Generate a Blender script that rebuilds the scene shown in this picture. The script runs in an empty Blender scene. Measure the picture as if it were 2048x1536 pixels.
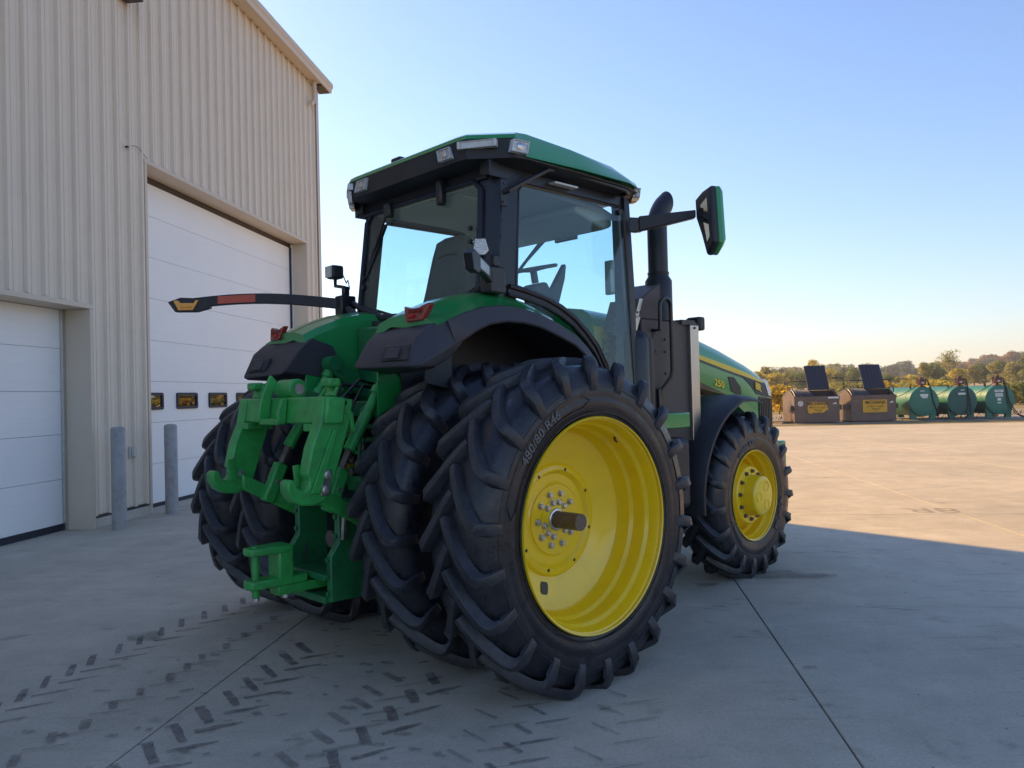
import bpy, bmesh, math, random
from mathutils import Vector, Matrix
random.seed(7)
rad = math.radians
S = bpy.context.scene
COL = S.collection

# ------------------------------------------------------------------ camera
PITCH, ROLL, CAMH, FPX = 0.0138, 0.0243, 1.6762, 1586.7
cf = Vector((0, math.cos(PITCH), math.sin(PITCH)))
cr = Vector((1, 0, 0))
cu = cr.cross(cf)
c_, s_ = math.cos(ROLL), math.sin(ROLL)
r2 = cr * c_ - cu * s_
u2 = cu * c_ + cr * s_
cam = bpy.data.cameras.new('camera')
camo = bpy.data.objects.new('camera', cam)
COL.objects.link(camo)
cam.sensor_width = 36.0
cam.lens = FPX / 2048 * 36.0
cam.clip_start = 0.05
cam.clip_end = 6000
mw = Matrix((( r2.x, u2.x, -cf.x, 0), (r2.y, u2.y, -cf.y, 0), (r2.z, u2.z, -cf.z, CAMH), (0, 0, 0, 1)))
camo.matrix_world = mw
S.camera = camo

# ------------------------------------------------------------------ sky, sun, exposure
SUN_EL = rad(29.0)
SUN_AZ = math.atan2(-0.637, 0.771)          # measured from +Y towards +X
w = bpy.data.worlds.new('World')
S.world = w
w.use_nodes = True
wn = w.node_tree.nodes
bg = wn['Background']
sky = wn.new('ShaderNodeTexSky')
sky.sky_type = 'NISHITA'
sky.sun_disc = False
sky.sun_elevation = SUN_EL
sky.sun_rotation = SUN_AZ
sky.air_density = 1.25
sky.dust_density = 0.3
sky.ozone_density = 4.8
wb_ = wn.new('ShaderNodeVectorMath'); wb_.operation = 'MULTIPLY'; wb_.inputs[1].default_value = (1.04, 0.955, 1.03)   # even white balance of the whole sky
w.node_tree.links.new(sky.outputs[0], wb_.inputs[0]); w.node_tree.links.new(wb_.outputs[0], bg.inputs[0])
bg.inputs[1].default_value = 0.108
sun = bpy.data.lights.new('sun', 'SUN')
sun.energy = 4.5
sun.angle = rad(0.53)
sun.color = (1.0, 0.62, 0.20)
suno = bpy.data.objects.new('sun', sun)
COL.objects.link(suno)
sd = Vector((math.sin(SUN_AZ) * math.cos(SUN_EL), math.cos(SUN_AZ) * math.cos(SUN_EL), math.sin(SUN_EL)))
suno.rotation_euler = sd.to_track_quat('Z', 'Y').to_euler()
suno.location = sd * 60
S.view_settings.view_transform = 'Standard'
S.view_settings.look = 'None'
S.view_settings.gamma = 1.0
S.view_settings.exposure = 0.95
S.view_settings.use_curve_mapping = False
S.render.engine = 'CYCLES'
S.cycles.max_bounces = 10
S.cycles.transparent_max_bounces = 24
S.cycles.sample_clamp_indirect = 8.0

# ------------------------------------------------------------------ materials
MATS = {}
def P(name, color, rough=0.5, metal=0.0, spec=0.5, vary=0.0, vscale=3.0, bump=0.0, bscale=60.0, coat=0.0, rvary=0.0, dirt=None, dscale=6.0, damt=0.3):
    m = bpy.data.materials.new(name)
    m.use_nodes = True
    nt = m.node_tree
    b = nt.nodes['Principled BSDF']
    b.inputs['Base Color'].default_value = (*color, 1)
    b.inputs['Roughness'].default_value = rough
    b.inputs['Metallic'].default_value = metal
    b.inputs['Specular IOR Level'].default_value = spec
    b.inputs['Coat Weight'].default_value = coat
    b.inputs['Coat Roughness'].default_value = 0.08
    geo = nt.nodes.new('ShaderNodeNewGeometry')
    L = nt.links.new
    colsock = None
    if vary > 0:
        n = nt.nodes.new('ShaderNodeTexNoise'); n.inputs['Scale'].default_value = vscale; n.inputs['Detail'].default_value = 6; n.inputs['Roughness'].default_value = 0.65
        L(geo.outputs['Position'], n.inputs['Vector'])
        mr = nt.nodes.new('ShaderNodeMapRange'); mr.inputs[1].default_value = 0.25; mr.inputs[2].default_value = 0.75
        mr.inputs[3].default_value = 1 - vary; mr.inputs[4].default_value = 1 + vary
        L(n.outputs[0], mr.inputs[0])
        mx = nt.nodes.new('ShaderNodeVectorMath'); mx.operation = 'SCALE'
        mx.inputs[0].default_value = color
        L(mr.outputs[0], mx.inputs['Scale'])
        colsock = mx.outputs[0]
        L(colsock, b.inputs['Base Color'])
        if rvary > 0:
            m2 = nt.nodes.new('ShaderNodeMapRange'); m2.inputs[1].default_value = 0.3; m2.inputs[2].default_value = 0.7
            m2.inputs[3].default_value = max(0.02, rough - rvary); m2.inputs[4].default_value = min(1, rough + rvary)
            L(n.outputs[0], m2.inputs[0]); L(m2.outputs[0], b.inputs['Roughness'])
    if dirt:
        n = nt.nodes.new('ShaderNodeTexNoise'); n.inputs['Scale'].default_value = dscale; n.inputs['Detail'].default_value = 8; n.inputs['Roughness'].default_value = 0.7
        L(geo.outputs['Position'], n.inputs['Vector'])
        mr = nt.nodes.new('ShaderNodeMapRange'); mr.inputs[1].default_value = 0.48; mr.inputs[2].default_value = 0.72; mr.inputs[3].default_value = 0; mr.inputs[4].default_value = damt
        L(n.outputs[0], mr.inputs[0])
        mx = nt.nodes.new('ShaderNodeMix'); mx.data_type = 'RGBA'
        L(mr.outputs[0], mx.inputs[0])
        if colsock: L(colsock, mx.inputs[6])
        else: mx.inputs[6].default_value = (*color, 1)
        mx.inputs[7].default_value = (*dirt, 1)
        L(mx.outputs[2], b.inputs['Base Color'])
    if bump > 0:
        n = nt.nodes.new('ShaderNodeTexNoise'); n.inputs['Scale'].default_value = bscale; n.inputs['Detail'].default_value = 4
        L(geo.outputs['Position'], n.inputs['Vector'])
        bp = nt.nodes.new('ShaderNodeBump'); bp.inputs['Strength'].default_value = bump; bp.inputs['Distance'].default_value = 0.01
        L(n.outputs[0], bp.inputs['Height']); L(bp.outputs[0], b.inputs['Normal'])
    MATS[name] = m
    return m

def glass_mat(name, tint, refl=1.0):
    m = bpy.data.materials.new(name); m.use_nodes = True
    nt = m.node_tree; nt.nodes.remove(nt.nodes['Principled BSDF'])
    out = nt.nodes['Material Output']
    t = nt.nodes.new('ShaderNodeBsdfTransparent'); t.inputs[0].default_value = (*tint, 1)
    g = nt.nodes.new('ShaderNodeBsdfGlossy'); g.inputs['Roughness'].default_value = 0.01
    fr = nt.nodes.new('ShaderNodeLayerWeight'); fr.inputs[0].default_value = 0.5      # Schlick reflectance from the facing angle
    pw = nt.nodes.new('ShaderNodeMath'); pw.operation = 'POWER'; pw.inputs[1].default_value = 5
    ml = nt.nodes.new('ShaderNodeMath'); ml.operation = 'MULTIPLY_ADD'; ml.inputs[1].default_value = 0.9; ml.inputs[2].default_value = 0.034 * refl
    mx = nt.nodes.new('ShaderNodeMixShader')
    nt.links.new(fr.outputs['Facing'], pw.inputs[0]); nt.links.new(pw.outputs[0], ml.inputs[0]); nt.links.new(ml.outputs[0], mx.inputs[0])
    nt.links.new(t.outputs[0], mx.inputs[1]); nt.links.new(g.outputs[0], mx.inputs[2])
    nt.links.new(mx.outputs[0], out.inputs[0])
    MATS[name] = m
    return m

def concrete_mat():
    m = bpy.data.materials.new('concrete'); m.use_nodes = True
    nt = m.node_tree; b = nt.nodes['Principled BSDF']; L = nt.links.new
    geo = nt.nodes.new('ShaderNodeNewGeometry')
    def noise(scale, detail=6, rough=0.6, vec=None):
        n = nt.nodes.new('ShaderNodeTexNoise'); n.inputs['Scale'].default_value = scale; n.inputs['Detail'].default_value = detail; n.inputs['Roughness'].default_value = rough
        L(vec or geo.outputs['Position'], n.inputs['Vector']); return n.outputs[0]
    def mrange(s, a, b_, c, d):
        n = nt.nodes.new('ShaderNodeMapRange'); n.inputs[1].default_value = a; n.inputs[2].default_value = b_; n.inputs[3].default_value = c; n.inputs[4].default_value = d
        L(s, n.inputs[0]); return n.outputs[0]
    def mul(a, c):
        n = nt.nodes.new('ShaderNodeMath'); n.operation = 'MULTIPLY'; L(a, n.inputs[0]); L(c, n.inputs[1]); return n.outputs[0]
    big = mrange(noise(0.35, 5), 0.3, 0.7, 0.86, 1.12)
    mid = mrange(noise(2.2, 8, 0.7), 0.3, 0.7, 0.85, 1.12)
    fine = mrange(noise(48, 5, 0.85), 0.25, 0.75, 0.78, 1.20)
    speck = mrange(noise(120, 3, 0.6), 0.30, 0.40, 0.55, 1.0)
    # broom drag streaks and tyre scuffs, stretched along one direction
    mp = nt.nodes.new('ShaderNodeMapping'); mp.inputs['Rotation'].default_value = (0, 0, rad(-62)); mp.inputs['Scale'].default_value = (0.5, 5.0, 1)
    L(geo.outputs['Position'], mp.inputs['Vector'])
    scuff = mrange(noise(1.6, 7, 0.75, mp.outputs[0]), 0.56, 0.74, 1.0, 0.74)
    blot = mrange(noise(3.4, 5, 0.55), 0.62, 0.72, 1.0, 0.76)
    v = mul(mul(mul(mul(mul(big, mid), fine), speck), scuff), blot)
    sc = nt.nodes.new('ShaderNodeVectorMath'); sc.operation = 'SCALE'; sc.inputs[0].default_value = (0.51, 0.455, 0.355)
    L(v, sc.inputs['Scale']); L(sc.outputs[0], b.inputs['Base Color'])
    b.inputs['Roughness'].default_value = 0.86
    b.inputs['Specular IOR Level'].default_value = 0.3
    bp = nt.nodes.new('ShaderNodeBump'); bp.inputs['Strength'].default_value = 0.35; bp.inputs['Distance'].default_value = 0.004
    L(noise(140, 5, 0.7), bp.inputs['Height']); L(bp.outputs[0], b.inputs['Normal'])
    MATS['concrete'] = m
    return m

def stain_mat(name, color, amount):
    """dried print: ordinary paint-like layer broken up by a noise so that the slab shows through"""
    m = bpy.data.materials.new(name); m.use_nodes = True
    nt = m.node_tree; b = nt.nodes['Principled BSDF']; L = nt.links.new
    geo = nt.nodes.new('ShaderNodeNewGeometry')
    n = nt.nodes.new('ShaderNodeTexNoise'); n.inputs['Scale'].default_value = 26; n.inputs['Detail'].default_value = 8; n.inputs['Roughness'].default_value = 0.75
    L(geo.outputs['Position'], n.inputs['Vector'])
    n2 = nt.nodes.new('ShaderNodeTexNoise'); n2.inputs['Scale'].default_value = 9.0; n2.inputs['Detail'].default_value = 2
    L(geo.outputs['Position'], n2.inputs['Vector'])
    a = nt.nodes.new('ShaderNodeMapRange'); a.inputs[1].default_value = 0.28; a.inputs[2].default_value = 0.66; a.inputs[3].default_value = 0.40; a.inputs[4].default_value = 1.0
    L(n.outputs[0], a.inputs[0])
    a2 = nt.nodes.new('ShaderNodeMapRange'); a2.inputs[1].default_value = 0.3; a2.inputs[2].default_value = 0.65; a2.inputs[3].default_value = amount * 0.45; a2.inputs[4].default_value = amount
    L(n2.outputs[0], a2.inputs[0])
    mu = nt.nodes.new('ShaderNodeMath'); mu.operation = 'MULTIPLY'; L(a.outputs[0], mu.inputs[0]); L(a2.outputs[0], mu.inputs[1])
    L(mu.outputs[0], b.inputs['Alpha'])
    b.inputs['Base Color'].default_value = (*color, 1); b.inputs['Roughness'].default_value = 0.75
    MATS[name] = m
    return m

def leaf_mat(name, color):
    m = bpy.data.materials.new(name); m.use_nodes = True
    nt = m.node_tree; b = nt.nodes['Principled BSDF']; L = nt.links.new
    geo = nt.nodes.new('ShaderNodeNewGeometry')
    n = nt.nodes.new('ShaderNodeTexNoise'); n.inputs['Scale'].default_value = 0.55; n.inputs['Detail'].default_value = 5; n.inputs['Roughness'].default_value = 0.7
    L(geo.outputs['Position'], n.inputs['Vector'])
    r = nt.nodes.new('ShaderNodeMapRange'); r.inputs[1].default_value = 0.3; r.inputs[2].default_value = 0.7; r.inputs[3].default_value = 0.45; r.inputs[4].default_value = 1.6
    L(n.outputs[0], r.inputs[0])
    sc = nt.nodes.new('ShaderNodeVectorMath'); sc.operation = 'SCALE'; sc.inputs[0].default_value = color
    L(r.outputs[0], sc.inputs['Scale']); L(sc.outputs[0], b.inputs['Base Color'])
    b.inputs['Roughness'].default_value = 0.7
    b.inputs['Specular IOR Level'].default_value = 0.2
    tr = nt.nodes.new('ShaderNodeBsdfTranslucent'); L(sc.outputs[0], tr.inputs[0])
    mx = nt.nodes.new('ShaderNodeMixShader'); mx.inputs[0].default_value = 0.55
    out = nt.nodes['Material Output']
    L(b.outputs[0], mx.inputs[1]); L(tr.outputs[0], mx.inputs[2]); L(mx.outputs[0], out.inputs[0])
    MATS[name] = m
    return m

GREEN = P('tractor_green', (0.014, 0.27, 0.062), 0.28, vary=0.06, vscale=2.0, coat=0.6, dirt=(0.10, 0.13, 0.08), dscale=9, damt=0.12)
GREENW = P('hitch_green', (0.030, 0.33, 0.062), 0.40, vary=0.2, vscale=9.0, bump=0.12, bscale=70, coat=0.15, dirt=(0.05, 0.09, 0.05), dscale=14, damt=0.5)
GREEND = P('frame_green', (0.012, 0.16, 0.050), 0.44, vary=0.2, vscale=8.0, dirt=(0.03, 0.04, 0.03), dscale=9, damt=0.6)
YELLOW = P('wheel_yellow', (0.92, 0.62, 0.008), 0.28, vary=0.03, vscale=3.0, coat=0.45, dirt=(0.45, 0.27, 0.03), dscale=7, damt=0.15)
YSTRIPE = P('stripe_yellow', (0.80, 0.56, 0.02), 0.35)
RUBBER = P('tyre_rubber', (0.0065, 0.0075, 0.0125), 0.36, vary=0.4, vscale=14.0, bump=0.18, bscale=55, rvary=0.14, dirt=(0.036, 0.035, 0.040), dscale=5.5, damt=0.4, spec=0.5)
def rubber_wear(m):
    nt = m.node_tree; b = nt.nodes['Principled BSDF']; L = nt.links.new
    src = b.inputs['Base Color'].links[0].from_socket
    geo = nt.nodes.new('ShaderNodeNewGeometry')
    mr = nt.nodes.new('ShaderNodeMapRange'); mr.inputs[1].default_value = 0.52; mr.inputs[2].default_value = 0.60; mr.inputs[3].default_value = 0; mr.inputs[4].default_value = 0.75
    L(geo.outputs['Pointiness'], mr.inputs[0])
    n = nt.nodes.new('ShaderNodeTexNoise'); n.inputs['Scale'].default_value = 22; n.inputs['Detail'].default_value = 6; n.inputs['Roughness'].default_value = 0.7
    L(geo.outputs['Position'], n.inputs['Vector'])
    m3 = nt.nodes.new('ShaderNodeMapRange'); m3.inputs[1].default_value = 0.35; m3.inputs[2].default_value = 0.65
    L(n.outputs[0], m3.inputs[0])
    mu = nt.nodes.new('ShaderNodeMath'); mu.operation = 'MULTIPLY'; L(mr.outputs[0], mu.inputs[0]); L(m3.outputs[0], mu.inputs[1])
    mx = nt.nodes.new('ShaderNodeMix'); mx.data_type = 'RGBA'; L(mu.outputs[0], mx.inputs[0]); L(src, mx.inputs[6]); mx.inputs[7].default_value = (0.055, 0.055, 0.062, 1)
    # grey dust in soft patches
    d = nt.nodes.new('ShaderNodeTexNoise'); d.inputs['Scale'].default_value = 2.3; d.inputs['Detail'].default_value = 9; d.inputs['Roughness'].default_value = 0.72; d.inputs['Distortion'].default_value = 0.6
    L(geo.outputs['Position'], d.inputs['Vector'])
    dr = nt.nodes.new('ShaderNodeMapRange'); dr.inputs[1].default_value = 0.45; dr.inputs[2].default_value = 0.70; dr.inputs[3].default_value = 0; dr.inputs[4].default_value = 0.30
    L(d.outputs[0], dr.inputs[0])
    m2 = nt.nodes.new('ShaderNodeMix'); m2.data_type = 'RGBA'; L(dr.outputs[0], m2.inputs[0]); L(mx.outputs[2], m2.inputs[6]); m2.inputs[7].default_value = (0.055, 0.052, 0.054, 1)
    L(m2.outputs[2], b.inputs['Base Color'])
rubber_wear(RUBBER)
LUGM = P('worn_lug_rubber', (0.0150, 0.0160, 0.0215), 0.44, vary=0.4, vscale=12.0, bump=0.2, bscale=50, rvary=0.12, dirt=(0.050, 0.048, 0.052), dscale=7, damt=0.5)
rubber_wear(LUGM)
RUBLET = P('tyre_lettering', (0.15, 0.14, 0.13), 0.6)
BLACKP = P('black_plastic', (0.016, 0.016, 0.020), 0.50, vary=0.2, vscale=6, bump=0.10, bscale=260, dirt=(0.06, 0.055, 0.055), dscale=4.0, damt=0.25)
GREYP = P('fender_plastic', (0.038, 0.036, 0.044), 0.52, vary=0.15, vscale=5, bump=0.12, bscale=240)
BLACKM = P('black_metal', (0.012, 0.012, 0.015), 0.36, vary=0.2, vscale=7, coat=0.1)
EXHM = P('exhaust_coating', (0.021, 0.022, 0.027), 0.42, vary=0.2, vscale=5)
COVERM = P('exhaust_cover_paint', (0.075, 0.060, 0.055), 0.55, vary=0.15, vscale=5, bump=0.08, bscale=200)
STEEL = P('bright_steel', (0.62, 0.60, 0.57), 0.28, metal=1.0, vary=0.12, vscale=12)
ZINC = P('zinc_bolt', (0.55, 0.54, 0.50), 0.36, metal=0.9, vary=0.2, vscale=40)
DULLST = P('oiled_steel', (0.15, 0.115, 0.095), 0.45, metal=0.4, vary=0.3, vscale=30, bump=0.2, bscale=120)
STAINL = P('stainless_strip', (0.50, 0.46, 0.42), 0.30, metal=1.0, vary=0.06, vscale=9)
SEATM = P('seat_fabric', (0.13, 0.125, 0.115), 0.9, vary=0.15, vscale=20, bump=0.2, bscale=200)
LINER = P('headliner', (0.62, 0.58, 0.52), 0.9, vary=0.05)
DARKIN = P('interior_plastic', (0.13, 0.13, 0.125), 0.6, vary=0.1)
LENS = P('clear_lens', (0.60, 0.58, 0.55), 0.12, metal=0.75, vary=0.3, vscale=55, bump=0.9, bscale=80)
LENSBAR = P('clear_bar_lens', (0.62, 0.60, 0.56), 0.3, metal=0.1, vary=0.15, vscale=20)
REDL = P('red_lens', (0.24, 0.018, 0.010), 0.18, vary=0.3, vscale=60, coat=0.6)
REDD = P('red_reflector', (0.50, 0.012, 0.012), 0.2)
AMBER = P('amber_lens', (0.85, 0.33, 0.012), 0.22, vary=0.2, vscale=60, coat=0.5)
REDTAPE = P('red_reflective_tape', (0.55, 0.075, 0.035), 0.35, vary=0.2, vscale=50)
WTAPE = P('white_reflective_tape', (0.55, 0.57, 0.56), 0.3, vary=0.1, vscale=70)
MIRG = P('mirror_glass', (0.62, 0.66, 0.60), 0.04, metal=1.0)
GLASS = glass_mat('cab_glass', (0.85, 0.955, 0.97), 1.35)
WGLASS = glass_mat('door_window_glass', (0.35, 0.35, 0.35), 9.0)
TAN = P('tan_siding', (0.75, 0.65, 0.52), 0.48, vary=0.035, vscale=1.2, dirt=(0.62, 0.53, 0.41), dscale=3, damt=0.2)
TANT = P('tan_trim', (0.62, 0.525, 0.41), 0.45, vary=0.04, vscale=2)
BROWNT = P('brown_trim', (0.055, 0.038, 0.030), 0.5)
DOORW = P('door_white', (0.88, 0.865, 0.835), 0.45, vary=0.025, vscale=1.5, bump=0.05, bscale=30)
SEAL = P('rubber_seal', (0.015, 0.016, 0.03), 0.6)
BOLLG = P('bollard_grey', (0.36, 0.355, 0.35), 0.55, vary=0.10, vscale=9, bump=0.05, bscale=60, dirt=(0.16, 0.15, 0.14), dscale=8, damt=0.5)
PLASTW = P('outlet_plastic', (0.52, 0.50, 0.45), 0.4)
CONC = concrete_mat()
PLINTH = P('plinth_concrete', (0.50, 0.45, 0.38), 0.85, vary=0.1, vscale=6, bump=0.2, bscale=60)
JOINT = P('joint_dark', (0.05, 0.045, 0.042), 0.9, vary=0.3, vscale=8)
PRINT = stain_mat('dried_mud_print', (0.13, 0.11, 0.107), 0.74)
PRINTL = stain_mat('faint_mud_print', (0.14, 0.122, 0.115), 0.60)
DAMP = stain_mat('damp_patch', (0.11, 0.095, 0.085), 0.55)
CHALK = stain_mat('tyre_scuff_lettering', (0.24, 0.19, 0.14), 0.55)
GREENST = stain_mat('green_spill', (0.07, 0.12, 0.10), 0.55)
GRAVEL = P('gravel', (0.30, 0.25, 0.19), 0.95, vary=0.35, vscale=4, bump=0.6, bscale=20)
GRASSM = P('dry_grass', (0.20, 0.165, 0.070), 0.95, vary=0.35, vscale=1.5, bump=0.5, bscale=8)
FIELD = P('harvested_field', (0.36, 0.25, 0.125), 0.95, vary=0.2, vscale=0.15, bump=0.4, bscale=3)
DUMPB = P('dumpster_brown', (0.135, 0.085, 0.068), 0.5, vary=0.18, vscale=3, dirt=(0.17, 0.13, 0.11), dscale=5, damt=0.6)
LIDM = P('dumpster_lid', (0.018, 0.020, 0.034), 0.45, vary=0.2, vscale=4)
SIGNY = P('sign_yellow', (0.66, 0.35, 0.012), 0.45, vary=0.12, vscale=6)
SIGNK = P('sign_black', (0.02, 0.015, 0.012), 0.6)
WHITE = P('white_sticker', (0.72, 0.72, 0.70), 0.5, vary=0.1, vscale=20)
TANKG = P('tank_green', (0.018, 0.165, 0.115), 0.45, vary=0.12, vscale=3, dirt=(0.05, 0.10, 0.08), dscale=3, damt=0.4)
TANKF = P('weathered_tank_green', (0.015, 0.105, 0.085), 0.55, vary=0.35, vscale=4, dirt=(0.025, 0.07, 0.07), dscale=4, damt=0.8)
PUMPR = P('pump_rust_red', (0.13, 0.035, 0.026), 0.5, vary=0.3, vscale=12)
HOSE = P('hose_rubber', (0.012, 0.015, 0.020), 0.5)
SHADEIN = P('interior_shade', (0.030, 0.022, 0.022), 0.8, vary=0.3, vscale=4)  # near-black colour stands in for the shade inside the dumpsters
WOOD = P('weathered_wood', (0.24, 0.17, 0.11), 0.85, vary=0.3, vscale=9)
BARK = P('bark', (0.13, 0.10, 0.075), 0.9, vary=0.3, vscale=3)
SHEDW = P('shed_white', (0.70, 0.68, 0.66), 0.6)
MOWG = P('mower_green', (0.018, 0.075, 0.028), 0.5, vary=0.2, vscale=5)
LEAVES = [leaf_mat('leaf_yellow', (0.546, 0.455, 0.091)), leaf_mat('leaf_olive', (0.351, 0.332, 0.111)), leaf_mat('leaf_green', (0.215, 0.247, 0.091)),
          leaf_mat('leaf_greygreen', (0.195, 0.224, 0.150)), leaf_mat('leaf_rust', (0.325, 0.221, 0.124)), leaf_mat('leaf_gold', (0.624, 0.442, 0.058))]

# ------------------------------------------------------------------ mesh helpers
def lerp(a, b, t): return a + (b - a) * t
class MB:
    def __init__(s): s.v = []; s.f = []
    def add(s, vs, fs):
        o = len(s.v); s.v += [tuple(v) for v in vs]; s.f += [tuple(i + o for i in f) for f in fs]; return s
    def box(s, x0, x1, y0, y1, z0, z1):
        return s.add([(x0,y0,z0),(x1,y0,z0),(x1,y1,z0),(x0,y1,z0),(x0,y0,z1),(x1,y0,z1),(x1,y1,z1),(x0,y1,z1)],
                     [(3,2,1,0),(4,5,6,7),(0,1,5,4),(1,2,6,5),(2,3,7,6),(3,0,4,7)])
    def bar(s, a, b, wdt, hgt, up=(0,0,1)):
        a, b = Vector(a), Vector(b); d = (b - a).normalized(); up = Vector(up)
        sx = d.cross(up).normalized(); uy = sx.cross(d).normalized()
        ring = lambda p: [p + sx*(i*wdt/2) + uy*(j*hgt/2) for i, j in ((-1,-1),(1,-1),(1,1),(-1,1))]
        return s.loft([ring(a), ring(b)])
    def loft(s, rings, caps=True, closed=True):
        n = len(rings[0]); vs = [p for r in rings for p in r]; fs = []
        for k in range(len(rings) - 1):
            for i in range(n if closed else n - 1):
                j = (i + 1) % n
                fs.append((k*n+i, k*n+j, (k+1)*n+j, (k+1)*n+i))
        if caps and closed:
            fs.append(tuple(range(n-1, -1, -1))); fs.append(tuple((len(rings)-1)*n + i for i in range(n)))
        return s.add(vs, fs)
    def prism(s, poly, vec):
        vec = Vector(vec)
        return s.loft([[Vector(p) for p in poly], [Vector(p) + vec for p in poly]])
    def tube(s, pts, r, n=10, caps=True):
        pts = [Vector(p) for p in pts]; rs = r if isinstance(r, (list, tuple)) else [r]*len(pts)
        rings = []; prev = None
        for i, p in enumerate(pts):
            d = (pts[min(i+1, len(pts)-1)] - pts[max(i-1, 0)]).normalized()
            if prev is None:
                ref = Vector((0,0,1)) if abs(d.z) < 0.9 else Vector((1,0,0))
                sx = d.cross(ref).normalized()
            else:
                sx = (prev - d*prev.dot(d)).normalized()
            prev = sx; sy = d.cross(sx)
            rings.append([p + (sx*math.cos(2*math.pi*k/n) + sy*math.sin(2*math.pi*k/n))*rs[i] for k in range(n)])
        return s.loft(rings, caps)
    def lathe(s, prof, n=64, axis='Y', c=(0,0,0), closed=False):
        rings = []
        for a, r in prof:
            ring = []
            for k in range(n):
                t = 2*math.pi*k/n
                if axis == 'Y': ring.append((c[0] + r*math.sin(t), c[1] + a, c[2] + r*math.cos(t)))
                elif axis == 'Z': ring.append((c[0] + r*math.cos(t), c[1] + r*math.sin(t), c[2] + a))
                else: ring.append((c[0] + a, c[1] + r*math.cos(t), c[2] + r*math.sin(t)))
            rings.append(ring)
        if closed: rings.append(rings[0])
        return s.loft(rings, caps=False)
    def slab(s, poly, t):
        """flat polygon given thickness t along its own normal"""
        ps = [Vector(p) for p in poly]
        n = Vector((0,0,0))
        for i in range(len(ps)): n += ps[i].cross(ps[(i+1) % len(ps)])
        n.normalize()
        return s.prism(ps, n*t)
    def build(s, name, mat, parent=None, smooth=35, bevel=0.0, seg=2, loc=None, link=True):
        me = bpy.data.meshes.new(name)
        me.from_pydata(s.v, [], s.f)
        bm = bmesh.new(); bm.from_mesh(me)
        bmesh.ops.recalc_face_normals(bm, faces=bm.faces)
        bm.to_mesh(me); bm.free()
        if mat: me.materials.append(mat)
        o = bpy.data.objects.new(name, me)
        if link: COL.objects.link(o)
        if parent: o.parent = parent
        if loc: o.location = loc
        if smooth:
            me.polygons.foreach_set('use_smooth', [True]*len(me.polygons))
            try: me.set_sharp_from_angle(angle=rad(smooth))
            except Exception: pass
        if bevel:
            b = o.modifiers.new('bevel', 'BEVEL'); b.width = bevel; b.segments = seg; b.limit_method = 'ANGLE'; b.angle_limit = rad(40); b.harden_normals = False
        return o

def tag(o, label=None, cat=None, group=None, kind=None):
    if label: o['label'] = label
    if cat: o['category'] = cat
    if group: o['group'] = group
    if kind: o['kind'] = kind
    return o
def empty(name, loc=(0,0,0), rz=0, parent=None):
    o = bpy.data.objects.new(name, None); COL.objects.link(o); o.location = loc; o.rotation_euler = (0,0,rz); o.empty_display_size = 0.3
    if parent: o.parent = parent
    return o
def copy_tree(o, parent=None):
    c = o.copy(); COL.objects.link(c)
    if parent: c.parent = parent
    for ch in list(o.children): copy_tree(ch, c)
    return c
def arc(cx, cz, r, a0, a1, n):
    return [(cx + r*math.cos(rad(lerp(a0, a1, i/n))), cz + r*math.sin(rad(lerp(a0, a1, i/n)))) for i in range(n+1)]
_txt = {}
def text_geo(s, size, extr=0.0015, spacing=1.0, bold=0.0):
    cu_ = bpy.data.curves.new('text', 'FONT'); cu_.body = s; cu_.size = size; cu_.extrude = extr; cu_.align_x = 'CENTER'; cu_.align_y = 'CENTER'
    cu_.space_character = spacing; cu_.resolution_u = 2; cu_.offset = bold
    o = bpy.data.objects.new('text', cu_); COL.objects.link(o)
    dg = bpy.context.evaluated_depsgraph_get(); dg.update()
    me = o.evaluated_get(dg).to_mesh()
    vs = [v.co.copy() for v in me.vertices]; fs = [tuple(p.vertices) for p in me.polygons]
    o.evaluated_get(dg).to_mesh_clear()
    bpy.data.objects.remove(o); bpy.data.curves.remove(cu_)
    return vs, fs
def text(name, s, size, mat, parent, origin, xdir, ydir, extr=0.0015, spacing=1.0, sx=1.0, bold=0.0):
    vs, fs = text_geo(s, size, extr, spacing, bold)
    O, X, Y = Vector(origin), Vector(xdir).normalized(), Vector(ydir).normalized(); Z = X.cross(Y)
    m = MB().add([O + X*(v.x*sx) + Y*v.y + Z*v.z for v in vs], fs)
    return m.build(name, mat, parent, smooth=0)

# ================================================================== GROUND
gm = MB()
N = 24
gx = [-1500, -300, -60, -20, 0, 40, 90, 160, 300, 700, 1500]
gy = [-1500, -200, -40, 37.2, 48, 70, 100, 150, 210, 300, 450, 700, 1500]
def gz(x, y):
    if y <= 48: return -0.03
    if y <= 70: return lerp(-0.03, 0.1, (y-48)/22)
    if y <= 210: return lerp(0.1, 1.75, (y-70)/140)
    return 1.75 + (y-210)*0.003
pts = [(x, y, gz(x, y)) for y in gy for x in gx]
nx = len(gx)
gm.add(pts, [(j*nx+i, j*nx+i+1, (j+1)*nx+i+1, (j+1)*nx+i) for j in range(len(gy)-1) for i in range(nx-1)])
tag(gm.build('ground', GRASSM, smooth=0), kind='structure')
fm = MB()
fx = [-60, 0, 30, 60, 100, 160, 300]
fy = [72, 100, 150, 208]
fm.add([(x, y, gz(x, y) + 0.02) for y in fy for x in fx], [(j*7+i, j*7+i+1, (j+1)*7+i+1, (j+1)*7+i) for j in range(3) for i in range(6)])
tag(fm.build('field', FIELD, smooth=0), kind='structure')
tag(MB().box(-40, 60, 36.9, 52, -0.10, -0.012).build('gravel_strip', GRAVEL, smooth=0), kind='structure')

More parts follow.
